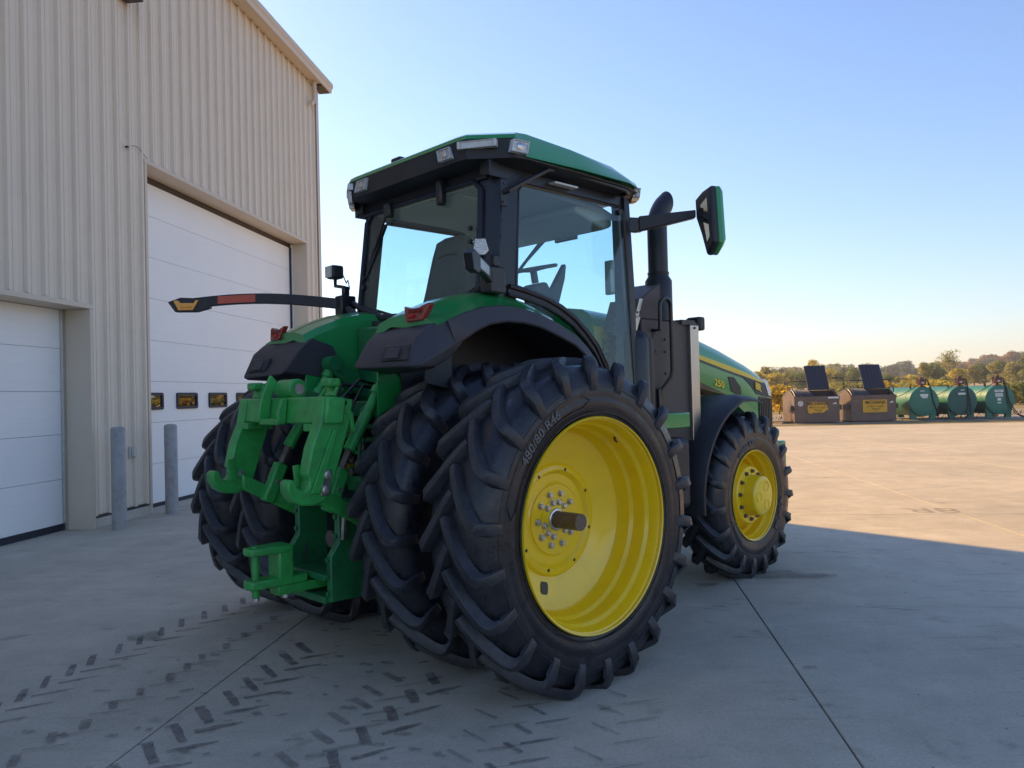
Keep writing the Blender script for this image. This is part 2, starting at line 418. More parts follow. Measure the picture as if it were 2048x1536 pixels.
# building frame: x away from the wall, y along it, z up
W0 = Vector((-5.733, 10.69, 0)); TH = rad(6.74)
WU = Vector((math.sin(TH), math.cos(TH), 0)); WN = Vector((math.cos(TH), -math.sin(TH), 0))
def wpt(o, s, z=0): return W0 + WN*o + WU*s + Vector((0,0,z))

lot = empty('concrete_lot', W0, -TH)
tag(lot, kind='structure')
MB().box(-0.6, 62, -22, 26.2, -0.16, -0.030).build('joint_filler', JOINT, lot, smooth=0)
os_ = [-0.5, 1.19, 4.61, 8.03, 11.45, 14.87, 18.29, 21.7, 25.1, 28.5, 32, 36, 42]
n0 = 6.94
ss = [-21.6, -17.1, -12.6, -8.5, -3.60, 0.92, 5.42, 9.92, 14.42, 18.9, 23.4, 26.0]
for i in range(len(os_)-1):
    for j in range(len(ss)-1):
        g = 0.0045
        MB().box(os_[i]+g, os_[i+1]-g, ss[j]+g, ss[j+1]-g, -0.14, 0.0).build('concrete_slab', CONC, lot, smooth=0, bevel=0.004, seg=1)

# ------------------------------------------------------------------ marks on the slabs
def blade(m, p0, p1, wd, z, rough=0.10, taper=(0.92, 1.0, 0.85)):
    p0, p1 = Vector((*p0, 0)), Vector((*p1, 0)); d = p1 - p0; nrm = Vector((-d.y, d.x, 0)).normalized()
    n = 8; L_, R_ = [], []
    for k in range(n+1):
        t = k/n
        ww = wd*(lerp(taper[0], taper[1], t*2) if t < .5 else lerp(taper[1], taper[2], t*2-1))*(1 + random.uniform(-rough, rough))
        c = p0 + d*t + nrm*random.uniform(-.06, .06)*wd
        L_.append(c + nrm*ww*.5 + Vector((0,0,z))); R_.append(c - nrm*ww*.5 + Vector((0,0,z)))
    o = len(m.v); m.v += [tuple(p) for p in L_+R_]
    for k in range(n): m.f.append((o+k, o+n+1+k, o+n+2+k, o+k+1))
def track(m, p, step, cnt, ma, mb_, ba, bb, wm=0.045, wb=0.035, jit=0.012, z=0.0045, curve=0.0):
    p = Vector((*p, 0)); st = Vector((*step, 0))
    for k in range(cnt):
        q = p + st*k + Vector((curve*k*k, 0, 0)) + Vector((random.uniform(-jit, jit), random.uniform(-jit, jit), 0))
        f = lambda d: (q.x + d[0], q.y + d[1])
        blade(m, f(ma), f(mb_), wm*random.uniform(.85, 1.15), z)
        blade(m, f(ba), f(bb), wb*random.uniform(.8, 1.2), z, taper=(0.9, 1.0, 0.35))
pm = MB()
track(pm, (-1.443, 5.396), (-0.0475, -0.2227), 11, (-.073, .105), (.069, -.12), (.033, -.227), (.244, -.12), 0.052, 0.046)
track(pm, (-0.524, 4.734), (-0.085, -0.256), 7, (-.03, .10), (.035, -.10), (-.007, -.258), (.185, -.136), 0.060, 0.046)
track(pm, (0.083, 4.207), (-0.066, -0.215), 6, (-.036, .064), (.045, -.053), (-.011, -.161), (.175, -.103), 0.030, 0.030)
track(pm, (-2.292, 6.683), (-0.100, -0.205), 12, (.043, -.111), (-.04, .102), (.052, -.235), (.25, -.117), 0.042, 0.028, curve=0.004)
tag(pm.build('tyre_prints', PRINT, smooth=0), kind='stuff')
pl = MB()
track(pl, (-1.86, 6.1), (-0.047, -0.21), 14, (-.03, .06), (.02, -.07), (-.07, -.14), (.13, -.08), 0.05, 0.02, 0.03, z=0.0085)
track(pl, (-0.78, 4.80), (-0.06, -0.21), 8, (-.05, .06), (.08, -.10), (.05, -.18), (.26, -.1), 0.045, 0.03, 0.03, z=0.0085)
track(pl, (0.55, 4.42), (-0.07, -0.24), 5, (-.06, .08), (.06, -.06), (.02, -.16), (.24, -.1), 0.02, 0.016, 0.03, z=0.0085)
track(pl, (0.05, 4.9), (-0.07, -0.24), 7, (-.06, .08), (.06, -.06), (.02, -.16), (.24, -.1), 0.022, 0.02, 0.03, z=0.0085)
for k in range(130):
    x = random.gauss(-1.1, 0.85); y = random.uniform(3.4, 6.6); a = random.uniform(-.5, .5); l = random.uniform(.02, .10)
    blade(pl, (x, y), (x + l*math.cos(a), y + l*math.sin(a)), random.uniform(.015, .045), 0.0085, 0.4)
for k in range(34):
    x = random.uniform(0.8, 5.5); y = random.uniform(3.6, 9.5); a = random.uniform(-.9, .1); l = random.uniform(.03, .5)
    blade(pl, (x, y), (x + l*math.cos(a), y + l*math.sin(a)), random.uniform(.006, .02), 0.0085, 0.4)
for k in range(30):
    x = random.uniform(3.6, 16); y = random.uniform(11, 30); a = random.uniform(-.3, .3); l = random.uniform(.3, 2.5)
    blade(pl, (x, y), (x + l*math.cos(a), y + l*math.sin(a)), random.uniform(.01, .03), 0.0085, 0.4)
tag(pl.build('faint_tyre_prints', PRINTL, smooth=0), kind='stuff')
def patch(name, mat, x, y, rx, ry, z=0.0125, n=26, ang=0.0):
    m = MB(); vs = []
    for k in range(n):
        t = 2*math.pi*k/n; q = 1 + 0.16*math.sin(3*t + x) + 0.10*math.sin(5*t + y) + random.uniform(-.06, .06)
        a, b = rx*q*math.cos(t), ry*q*math.sin(t)
        vs.append((x + a*math.cos(ang) - b*math.sin(ang), y + a*math.sin(ang) + b*math.cos(ang), z))
    m.add(vs, [tuple(range(n))]); tag(m.build(name, mat, smooth=0), kind='stuff')
patch('damp_patch', DAMP, 2.42, 7.12, 0.36, 0.15, ang=-.12)
patch('oil_spot', PRINT, 1.62, 6.83, 0.10, 0.06)
patch('oil_spot', PRINT, 1.90, 6.98, 0.07, 0.03)
patch('green_spill', GREENST, -2.66, 5.72, 0.13, 0.10)
# debris: pebbles and pale specks
db = MB()
for k in range(150):
    x = random.uniform(-5, 6); y = random.uniform(3.3, 12); r = random.uniform(.003, .009)
    if -5.9 + (y-10)*.118 > x: continue
    ring = [(x + r*math.cos(t)*random.uniform(.7, 1.2), y + r*math.sin(t)*random.uniform(.7, 1.2), 0) for t in [k2*1.0472 for k2 in range(6)]]
    db.add(ring + [(x, y, r*.8)], [(i, (i+1) % 6, 6) for i in range(6)])
tag(db.build('pebbles', GRAVEL, smooth=0), kind='stuff')
# scuffed "8R" left by a tyre on the sunlit slabs
vs, fs = text_geo('8R', 0.62, 0.0)
tm = MB(); O = Vector((5.55, 10.62, 0.006)); X = Vector((-0.985, 0.17, 0)); Y = Vector((-0.17, -0.985, 0))
tm.add([O + X*(v.x*1.05) + Y*(v.y*1.0) for v in vs], fs)
tag(tm.build('scuffed_lettering', CHALK, smooth=0), kind='stuff')

# ================================================================== BUILDING
bld = empty('metal_building', W0, -TH)
tag(bld, 'tall tan ribbed metal building with two white overhead doors', 'building')
D0, D1, DH = -3.05, 0.03, 2.98       # small door opening
B0, B1, BH = 1.45, 7.99, 5.36        # big door opening
END, TOP = 8.92, 9.38
wm = MB()
wm.box(-0.45, -0.012, -9, D0-0.06, 0.15, TOP); wm.box(-0.45, -0.012, D0-0.06, D1+0.06, DH+0.06, TOP)
wm.box(-0.45, -0.012, D1+0.06, B0-0.06, 0.15, TOP); wm.box(-0.45, -0.012, B0-0.06, B1+0.06, BH+0.06, TOP); wm.box(-0.45, -0.012, B1+0.06, END, 0.15, TOP)
wm.box(-22, -0.46, END-0.3, END-0.004, 0, TOP); wm.box(-22, -21.7, -9, END-0.31, 0, TOP); wm.box(-21.69, -0.46, -9, -8.7, 0, TOP)
wm.build('wall', TAN, bld, smooth=0)
# ribbed sheets, three ribs each, cut at the openings
PITCH_R = 0.3048
def sheet(s0, s1, z0, z1):
    prof = []
    k = math.ceil((s0 - END) / PITCH_R)
    def hgt(s):
        t = ((s - END + 40*PITCH_R) % PITCH_R)
        # rib: foot 0.075 wide, crown 0.03; two low stiffeners in the pan
        pts_ = [(0, 0.004), (0.010, 0.050), (0.046, 0.050), (0.062, 0.004), (0.125, 0.004), (0.130, 0.012), (0.143, 0.012), (0.149, 0.004),
                (0.225, 0.004), (0.230, 0.012), (0.243, 0.012), (0.249, 0.004), (PITCH_R, 0.004)]
        for a, b in zip(pts_, pts_[1:]):
            if a[0] <= t <= b[0]: return lerp(a[1], b[1], (t-a[0])/max(1e-6, b[0]-a[0]))
        return 0.004
    ks = set([s0, s1])
    i0 = math.floor((s0 - END)/PITCH_R) - 1; i1 = math.ceil((s1 - END)/PITCH_R) + 1
    for i in range(i0, i1+1):
        for t in (0, .010, .046, .062, .125, .130, .143, .149, .225, .230, .243, .249):
            q = END + i*PITCH_R + t
            if s0 + 1e-4 < q < s1 - 1e-4: ks.add(q)
    ks = sorted(ks)
    m = MB()
    front = [(hgt(q), q) for q in ks]
    poly = front + [(-0.008, ks[-1]), (-0.008, ks[0])]
    m.loft([[Vector((a, b, z0)) for a, b in poly], [Vector((a, b, z1)) for a, b in poly]])
    m.build('siding_sheet', TAN, bld, smooth=0)
PW = 3*PITCH_R
k = 0
while True:
    s1 = END - 0.0 - k*PW; s0 = s1 - PW; k += 1
    if s1 < -6: break
    a0, a1 = s0 + 0.0008, s1 - 0.0008
    cuts = [a0]
    for c in (D0-0.06, D1+0.06, B0-0.06, B1+0.06):
        if a0 < c < a1: cuts.append(c)
    cuts.append(a1)
    for a, b in zip(cuts, cuts[1:]):
        if b - a < 0.01: continue
        mid = (a+b)/2
        z0 = 0.17
        if D0-0.06 < mid < D1+0.06: z0 = DH + 0.075
        if B0-0.06 < mid < B1+0.06: z0 = BH + 0.075
        sheet(a, b, z0, TOP - 0.02)
# trims
tm = MB()
tm.box(-0.36, 0.046, D1+0.002, D1+0.062, 0.0, DH); tm.box(-0.36, 0.046, D0-0.062, D0-0.002, 0.0, DH); tm.box(-0.36, 0.048, D0-0.07, D1+0.07, DH+0.001, DH+0.068)
tm.build('door_trim', TANT, bld, smooth=0, bevel=0.004)
tm = MB()
tm.box(-0.36, 0.046, B1+0.002, B1+0.062, 0.0, BH); tm.box(-0.36, 0.046, B0-0.062, B0-0.002, 0.0, BH); tm.box(-0.36, 0.048, B0-0.07, B1+0.07, BH+0.001, BH+0.068)
tm.build('door_trim', TANT, bld, smooth=0, bevel=0.004)
MB().box(-0.40, -0.362, B0, B1, BH-0.10, BH).build('door_header_seal', BROWNT, bld, smooth=0)
MB().box(-0.35, -0.325, B1-0.085, B1, 0.0, BH-0.1).build('door_track', SEAL, bld, smooth=0)
MB().box(-0.35, -0.300, B1-0.035, B1-0.001, 0.0, BH-0.02).build('track_angle', WHITE, bld, smooth=0)
MB().box(-0.352, -0.318, D1-0.055, D1, 0.0, DH).build('track_angle', STEEL, bld, smooth=0)
cm = MB(); cm.box(-0.10, 0.040, END+0.002, END+0.045, 0.17, TOP-0.01); cm.box(0.0385, 0.044, END-0.12, END+0.045, 0.17, TOP-0.01)
cm.build('corner_trim', TANT, bld, smooth=0, bevel=0.004)
for a, b in ((-9, D0-0.07), (D1+0.07, B0-0.07), (B1+0.07, END)): MB().box(-0.10, 0.030, a, b, 0.152, 0.176).build('base_trim', BROWNT, bld, smooth=0)
for a, b in ((-9, D0-0.003), (D1+0.064, B0-0.064), (B1+0.064, END)): MB().box(-0.45, 0.05, a, b, 0, 0.135).build('plinth', PLINTH, bld, smooth=0, bevel=0.008)
# eave: soffit, gutter, roof
MB().box(-0.2, 0.26, -9, END+0.26, TOP, TOP+0.05).build('soffit', TANT, bld, smooth=0)
gp = [(0.262, TOP-0.03), (0.30, TOP-0.03), (0.315, TOP+0.06), (0.345, TOP+0.10), (0.345, TOP+0.185), (0.325, TOP+0.185), (0.325, TOP+0.17), (0.262, TOP+0.17)]
MB().prism([(a, -9, b) for a, b in gp], (0, END+0.3+9, 0)).build('gutter', TANT, bld, smooth=0)
rp = [(0.33, TOP+0.186), (0.33, TOP+0.21), (-11, TOP+2.6), (-22.4, TOP+0.21), (-22.4, TOP+0.17), (-11, TOP+2.55)]
MB().prism([(a, -9.2, b) for a, b in rp], (0, END+0.29+9.2, 0)).build('roof', TANT, bld, smooth=0)
MB().prism([(0.26, END-0.28, TOP-0.045), (-0.0, END-0.28, TOP-0.045), (-0.0, END-0.28, TOP-0.001), (0.26, END-0.28, TOP-0.001)], (0, 0.54, 0)).build('gable_return', BROWNT, bld, smooth=0)
MB().tube([(0.14, 8.45, TOP), (0.14, 8.45, TOP-0.42), (0.13, 8.42, TOP-0.52), (0.12, 8.34, TOP-0.58), (0.12, 8.22, TOP-0.60)], 0.052, 14).build('downspout', TANT, bld)
# doors: sections, each a plank of its own with a recessed joint
def sections(s0, s1, zs, top, wins=None):
    for a, b in zip(zs, zs[1:]):
        m = MB()
        zc = [a+0.0025] + [a + (b-a)*k/5 for k in range(1, 5)] + [b-0.0025]
        poly = [(-0.42, zc[0]), (-0.362, zc[0])]
        for q in zc[1:-1]: poly += [(-0.362, q-0.004), (-0.3635, q), (-0.362, q+0.004)]
        poly += [(-0.362, zc[-1]), (-0.42, zc[-1])]
        m.prism([(o_, s0, z_) for o_, z_ in poly], (0, s1-s0, 0))
        d = m.build('door_section', DOORW, bld, smooth=0)
        if wins and wins[0] > a and wins[0] < b:
            s = wins[2]
            while s + 0.69 < s1:
                f = MB()
                za, zb = wins[0], wins[1]
                def rr(x0, x1, y0, y1, r, off, n=4):
                    out = []
                    for cx, cy, a0 in ((x1-r, y1-r, 0), (x0+r, y1-r, 90), (x0+r, y0+r, 180), (x1-r, y0+r, 270)):
                        out += [Vector((off, cx + r*math.cos(rad(a0+90*q/n)), cy + r*math.sin(rad(a0+90*q/n)))) for q in range(n+1)]
                    return out
                outer0, outer1 = rr(s, s+.69, za, zb, .04, -0.3615), rr(s, s+.69, za, zb, .04, -0.335)
                inn1, inn0 = rr(s+.045, s+.645, za+.045, zb-.045, .02, -0.335), rr(s+.045, s+.645, za+.045, zb-.045, .02, -0.3615)
                f.loft([outer0, outer1, inn1, inn0], caps=False)
                f.build('window_frame', SEAL, d, smooth=0)
                MB().prism(rr(s+.046, s+.644, za+.046, zb-.046, .02, -0.3605), (0.006, 0, 0)).build('pane', WGLASS, d, smooth=0)
                MB().box(-0.3618, -0.3612, s+.05, s+.64, za+.05, zb-.05).build('dark_interior', SEATM, d, smooth=0)
                s += 1.11
sections(D0, D1, [0.09, 0.69, 1.29, 1.87, 2.45, 2.979], DH)
sections(B0, B1, [0.06, 0.70, 1.37, 2.04, 2.71, 3.39, 4.06, 4.73, 5.26], BH, (1.575, 1.855, 1.76))
MB().box(-0.43, -0.352, D0, D1, 0.001, 0.088).build('bottom_seal', SEAL, bld, smooth=0)
MB().box(-0.43, -0.352, B0, B1, 0.001, 0.058).build('bottom_seal', SEAL, bld, smooth=0)
MB().box(-0.47, -0.45, D0-.4, D1+.4, 0, DH+.4).build('inner_backing', BLACKM, bld, smooth=0)
MB().box(-0.47, -0.451, B0-.4, B1+.4, 0, BH+.4).build('inner_backing', BLACKM, bld, smooth=0)
# little fittings on the wall
lm = MB(); lm.box(0.036, 0.30, 0.78, 1.02, 7.62, 7.86)
lm.build('wall_light', BROWNT, bld, bevel=0.01)
om = MB(); om.box(0.005, 0.030, 0.90, 1.04, 0.88, 1.06)
oo = om.build('electrical_outlet', PLASTW, bld, bevel=0.01)
MB().prism([(0.0305, 0.925, 0.90), (0.085, 0.93, 0.905), (0.085, 0.93, 1.035), (0.0305, 0.925, 1.04)], (0, 0.085, 0)).build('weather_cover', PLASTW, oo, bevel=0.012)
MB().box(0.0305, 0.034, 0.908, 0.922, 0.92, 1.02).build('outlet_face', WHITE, oo, smooth=0)
MB().tube([(0.036, 0.94, 5.46), (0.05, 1.10, 5.53), (0.05, 1.22, 5.54), (0.04, 1.46, 5.44)], 0.004, 6).build('loose_wire', BLACKM, bld)
MB().tube([(0.030, 0.93, 5.46), (0.07, 0.93, 5.46)], 0.016, 8).build('wire_bushing', BLACKM, bld)

# bollards
for (x, y, h, lb) in ((-5.335, 10.72, 1.37, 'grey painted pipe bollard beside the smaller overhead door, scuffed near its foot'), (-5.22, 12.10, 1.355, 'grey painted pipe bollard standing by the corner of the big overhead door')):
    m = MB(); r = 0.094
    prof = [(0, r), (h-0.03, r), (h-0.012, r*.93), (h, r*.7), (h+0.006, r*.3), (h+0.008, 0.001)]
    m.lathe(prof, 28, 'Z')
    b = m.build('bollard', BOLLG); b.location = (x, y, 0)
    tag(b, lb, 'bollard', 'bollards guarding the doors')
# ================================================================== TRACTOR  (x forward, y to its left, z up)
TR = empty('tractor', (-0.7055, 5.7272, 0), rad(44.1235))
tag(TR, 'green row crop tractor with yellow wheels and dual rear tyres parked on the concrete', 'tractor')

def tyre(R, rr_, W, n, lug_h, sweep, wl, name='tyre', seed=1):
    rnd = random.Random(seed)
    Rc = R - lug_h; h = W/2
    half = [(0.0, Rc+.004), (0.22*W, Rc), (0.38*W, Rc-.014), (0.445*W, Rc-.04), (0.485*W, Rc-.10*(Rc-rr_)/.3), (0.5*W, lerp(rr_, Rc, .62)), (0.497*W, lerp(rr_, Rc, .45)),
            (0.492*W, lerp(rr_, Rc, .40)), (0.497*W, lerp(rr_, Rc, .385)), (0.485*W, lerp(rr_, Rc, .25)), (0.455*W, lerp(rr_, Rc, .12)), (0.452*W, lerp(rr_, Rc, .10)), (0.45*W, lerp(rr_, Rc, .09)), (0.445*W, rr_+.020), (0.42*W, rr_+.012)]
    prof = [(-a, r) for a, r in reversed(half)] + half[1:]
    m = MB(); m.lathe(prof, 96); m.nc = len(m.f)
    NT = 9
    for side in (-1, 1):
        for i in range(n):
            ph0 = 2*math.pi*(i + (0.5 if side > 0 else 0))/n
            path = []
            for k in range(NT+1):
                t = k/NT
                y = lerp(-0.045*W, 0.44*W, t)
                d = -sweep*(1 - (1-t)**1.30)
                rb = Rc + .002 - (0.012 if t > .85 else 0)*(t-.85)/.15
                path.append((d, y, rb, (0, 1), lug_h*(1.0 if k else .9), wl*lerp(.86, 1.12, t), wl*lerp(.52, .70, t)))
            path.append((-sweep*1.025, 0.476*W, Rc-.030, (0.10, 0.99), lug_h*1.04, wl*1.16, wl*.80))
            path.append((-sweep*1.03, 0.486*W, Rc-.050, (0.80, 0.60), lug_h*.58, wl*1.15, wl*.84))
            path.append((-sweep*1.03, 0.494*W, Rc-.085, (1, 0.10), lug_h*0.30, wl*1.10, wl*.86))
            path.append((-sweep*1.03, 0.498*W, Rc-.135, (1, 0), lug_h*0.20, wl*1.04, wl*.84))
            path.append((-sweep*1.03, 0.499*W, Rc-.150, (1, 0), lug_h*0.0, wl*1.0, wl*.84))
            P3 = [Vector((p[0], p[1], p[2])) for p in path]   # (arc, y, r) unrolled
            rings = []
            for k, p in enumerate(path):
                T = (P3[min(k+1, len(P3)-1)] - P3[max(k-1, 0)]).normalized()
                Nn = Vector((0, p[3][0], p[3][1])).normalized()
                Sd = T.cross(Nn).normalized()
                hh, wb, wt = p[4], p[5]/2, p[6]/2
                c = P3[k]; lo = c - Nn*.006
                q = [lo - Sd*wb, c + Nn*hh*.93 - Sd*(wt*1.05), c + Nn*hh - Sd*(wt*.93), c + Nn*hh + Sd*(wt*.93), c + Nn*hh*.93 + Sd*(wt*1.05), lo + Sd*wb]
                ring = []
                for a in q:
                    ph = ph0 + a.x/Rc
                    ring.append((a.z*math.sin(ph), side*a.y, a.z*math.cos(ph)))
                rings.append(ring)
            m.loft(rings)
    return m

def polar_text(name, s, size, r, y, a_mid, mat, parent, inward=False, sx=1.0, out=-1):
    """raised lettering on a sidewall whose outer face looks along -y"""
    vs, fs = text_geo(s, size, 0.0025)
    m = MB(); o = []
    for v in vs:
        if not inward:
            a = a_mid + v.x*sx/r; q = r + v.y
        else:
            a = a_mid - v.x*sx/r; q = r - v.y
        o.append((q*math.sin(a), y + out*(v.z + .002), q*math.cos(a)))
    m.add(o, fs)
    return m.build(name, mat, parent, smooth=0)

def hexbolt(r, h, ax=-1):
    m = MB()
    m.lathe([(0.001*ax, r*1.32), (h*.22*ax, r*1.28), (h*.24*ax, r*.9)], 18)
    ring = lambda y, q: [(q*math.sin(k*math.pi/3), y*ax, q*math.cos(k*math.pi/3)) for k in range(6)]
    m.loft([ring(h*.2, r), ring(h*.92, r), ring(h, r*.86)])
    return m

def lug_paint(m, parent):
    o = m.build('tyre', RUBBER, parent, smooth=42)
    o.data.materials.append(LUGM)
    o.data.polygons.foreach_set('material_index', [0 if i < m.nc else 1 for i in range(len(o.data.polygons))])
    return o

# ---- rear wheels (outer face at -y, hub centre at the origin)
R_R, RIM_R, W_R = 0.962, 0.592, 0.46
YF = -0.225                                # flange
def rear_wheel():
    prof = [(YF+.0, .604), (YF-.004, .612), (YF+.006, .617), (YF+.016, .612), (YF+.022, .596), (YF+.045, .588), (YF+.085, .583), (YF+.105, .566), (YF+.13, .562), (YF+.15, .564), (YF+.19, .562), (YF+.21, .545), (YF+.265, .541), (YF+.288, .530),
            (YF+.305, .50), (YF+.325, .43), (YF+.345, .352), (YF+.350, .340), (YF+.336, .330), (YF+.330, .318), (YF+.330, .294), (YF+.340, .284), (YF+.357, .270), (YF+.357, .224), (YF+.350, .212), (YF+.340, .207), (YF+.340, .127), (YF+.343, .1262), (YF+.343, .1248), (YF+.337, .124), (YF+.337, .066), (YF+.36, .066)]
    m = MB(); m.lathe(prof, 96)
    # inner half of the barrel
    m.lathe([(YF+.288, .5305), (0.06, .532), (0.17, .56), (0.20, .585), (0.222, .612), (0.222, .60), (0.2, .575), (0.06, .525), (YF+.29, .523)], 72)
    w_ = m.build('wheel', YELLOW, None, smooth=28)
    lug_paint(tyre(R_R, RIM_R, W_R, 22, 0.050, 0.290, 0.068), w_)
    return w_
wheel = rear_wheel()
wheel.parent = TR; wheel.location = (0, -1.475, 0.928)
wheel['label'] = 'outer rear wheel with wide yellow rim and bare axle stub'
# copies: inner dual and the two on the far side
for (y, sg) in ((-0.775, 1), (0.775, -1), (1.475, -1)):
    c = copy_tree(wheel, TR); c['label'] = 'dual rear wheel behind its lugged tyre'; c.location = (0, y, 0.928); c.scale = (1, sg, 1); c.rotation_euler = (0, rad(7 if abs(y) < 1 else 4), 0)
MB().tube([(0, -1.56, .928), (0, 1.56, .928)], 0.05, 24).build('axle', DULLST, TR)
# details of the near outer wheel
def onrim(y): return y
hb = hexbolt(0.0165, 0.019)
b0 = None
for rr_, cnt, off, skip in ((0.156, 10, 0.31, ()), (0.103, 12, 0.26, (2, 5, 9))):
    for k in range(cnt):
        if k in skip: continue
        a = 2*math.pi*k/cnt + off
        loc = (rr_*math.sin(a), YF + .338, rr_*math.cos(a))
        if b0 is None: b0 = hb.build('bolt', ZINC, wheel, smooth=30); o = b0
        else: o = b0.copy(); COL.objects.link(o)
        o.parent = wheel; o.location = loc; o.rotation_euler = (0, a*1.7, 0)
MB().lathe([(YF+.34, .0665), (YF+.325, .0665), (YF+.322, .062), (YF+.322, .052)], 40).build('axle_collar', STEEL, wheel)
sp = [(YF+.33, .0495)]
yy = YF+.30
while yy > YF+.19: sp += [(yy, .0495), (yy-.003, .0475), (yy-.006, .0495)]; yy -= .0085
sp += [(YF+.195, .0495), (YF+.188, .046), (YF+.188, .007), (YF+.195, .006), (YF+.195, .0005)]
MB().lathe(sp, 40).build('axle_stub', DULLST, wheel, smooth=30)
hm = MB()
for k in range(8):
    a = 2*math.pi*k/8 + 0.28; hm.lathe([(YF+.3290, .0105), (YF+.3288, .0005)], 14, c=(.302*math.sin(a), 0, .302*math.cos(a)))
hm.build('plate_hole', BLACKM, wheel, smooth=0)
a = rad(198); er = Vector((math.sin(a), 0, math.cos(a))); et = Vector((math.cos(a), 0, -math.sin(a)))
nn = Vector((0, -1, 0)) - er*0.33; 
cc = er*.405 + Vector((0, YF+.330, 0)); sl = (er + Vector((0, -.255, 0))).normalized()
MB().prism([cc + et*p*.030 + sl*q*.036 - Vector((0, .0045, 0)) for p, q in ((-1, -.6), (-.7, -1), (.7, -1), (1, -.6), (1, .6), (.7, 1), (-.7, 1), (-1, .6))], (0, .012, 0)).build('valve_window', BLACKM, wheel, smooth=0)
a = rad(32); vp = Vector((.562*math.sin(a), YF+.115, .562*math.cos(a))); vin = -Vector((math.sin(a), 0, math.cos(a)))
MB().tube([vp, vp + vin*.018 + Vector((0, -.01, 0)), vp + vin*.03 + Vector((0, -.03, 0))], [.010, .008, .006], 8).build('valve_stem', PUMPR, wheel)
tyre0 = [c for c in wheel.children if c.name.startswith('tyre')][0]
yo = -W_R/2 + .0015
polar_text('sidewall_lettering', '480/80 R46', 0.074, .714, yo-.001, rad(-42), RUBLET, wheel, sx=1.12)
# badge panel edge round the lettering and moulded rings
gv = MB()
for k in range(22):
    a = 2*math.pi*k/22 - .299/(R_R-.050)
    er = Vector((math.sin(a), 0, math.cos(a))); et = Vector((math.cos(a), 0, -math.sin(a)))
    c = er*(R_R-.047-.075) + Vector((0, -W_R/2 - .0085, 0))
    gv.prism([c + et*p + er*q for p, q in ((-.004, -.030), (.004, -.034), (.005, .030), (-.003, .030))], (0, .006, 0))
    gv.prism([c + et*p + er*q for p, q in ((.005, -.034), (.018, -.026), (.016, -.020), (.005, -.026))], (0, .006, 0))
tag(gv.build('lug_groove', BLACKM, wheel, smooth=0), kind='stuff')
rg = MB()
for r_ in (.675, .752):
    n = 26; rings = []
    for k in range(n+1):
        a = rad(lerp(-78, -8, k/n)); rings.append([(q*math.sin(a), yo - e, q*math.cos(a)) for q, e in ((r_-.003, 0), (r_-.0015, .0045), (r_+.0015, .0045), (r_+.003, 0))])
    rg.loft(rings)
for a0 in (-78, -8):
    a = rad(a0); d = rad(3.0 if a0 < -20 else -3.0)
    rings = []
    for t in (0, .5, 1):
        aa = a + (d if t != .5 else -d); q = lerp(.675, .752, t); rings.append([(q*math.sin(aa+e2), yo - e, q*math.cos(aa+e2)) for e2, e in ((-.005, 0), (-.002, .0045), (.002, .0045), (.005, 0))])
    rg.loft(rings)
for r_ in (.640, .79):
    rg.lathe([(yo+.003, r_-.004), (yo-.0045, r_-.002), (yo-.0045, r_+.002), (yo+.003, r_+.004)], 96)
rg.build('sidewall_ring', RUBBER, wheel, smooth=40)

# ---- front wheels
def front_wheel():
    YO = -0.195
    prof = [(YO, .398), (YO-.003, .405), (YO+.006, .410), (YO+.014, .404), (YO+.02, .392), (YO+.06, .386), (YO+.085, .370), (YO+.15, .366), (YO+.178, .348), (YO+.24, .344), (YO+.262, .332), (YO+.262, .318), (YO+.20, .300), (YO+.075, .266), (YO+.055, .256), (YO+.048, .246), (YO+.048, .175)]
    m = MB(); m.lathe(prof, 80)
    m.lathe([(YO+.26, .333), (0.13, .352), (0.16, .38), (0.19, .41), (0.18, .38), (0.1, .34), (YO+.265, .325)], 60)
    w_ = m.build('wheel', YELLOW, None, smooth=28)
    drum = [(YO+.049, .186), (YO+.040, .186), (YO+.036, .182), (YO+.03, .1795), (YO-.045, .1785), (YO-.062, .174), (YO-.072, .163), (YO-.075, .15), (YO-.075, .0005)]
    hb_ = MB().lathe(drum, 64).build('hub', YELLOW, w_, smooth=30)
    fm_ = MB()
    for k in range(3):
        a = 2*math.pi*k/3 + .5; cx, cz = .095*math.sin(a), .095*math.cos(a)
        fm_.lathe([(YO-.0735, .046), (YO-.079, .0445), (YO-.079, .0425), (YO-.0735, .041)], 24, c=(cx, 0, cz))
    fm_.lathe([(YO-.074, .012), (YO-.082, .010), (YO-.082, .0005)], 12, c=(-.12, 0, -.02))
    fm_.build('cover_ring', YELLOW, w_, smooth=30)
    b1 = None
    for k in range(12):
        a = 2*math.pi*k/12 + .1
        if b1 is None: o = b1 = hexbolt(.0155, .026).build('bolt', DULLST, w_, smooth=30)
        else: o = b1.copy(); COL.objects.link(o)
        o.parent = w_; o.location = (.215*math.sin(a), YO+.048, .215*math.cos(a)); o.rotation_euler = (0, a*2.3, 0)
    MB().tube([(-.20, YO+.16, .27), (-.215, YO+.13, .262), (-.2, YO+.10, .25)], .009, 8).build('valve_stem', BLACKM, w_)
    lug_paint(tyre(0.752, .392, 0.415, 19, 0.043, 0.235, 0.064), w_)
    return w_
fw = front_wheel()
fw.parent = TR; fw.location = (3.05, -0.787, 0.722); fw.rotation_euler = (0, 0, rad(1.5))
fw['label'] = 'front wheel with a large yellow hub drum'
c = copy_tree(fw, TR); c.location = (3.05, 0.787, 0.722); c.scale = (1, -1, 1); c.rotation_euler = (0, rad(10), rad(1.5))
yo = -0.415/2 + .0015
polar_text('sidewall_lettering', '420/90 R30', .066, .478, yo-.001, rad(-22), RUBLET, fw, sx=1.05)
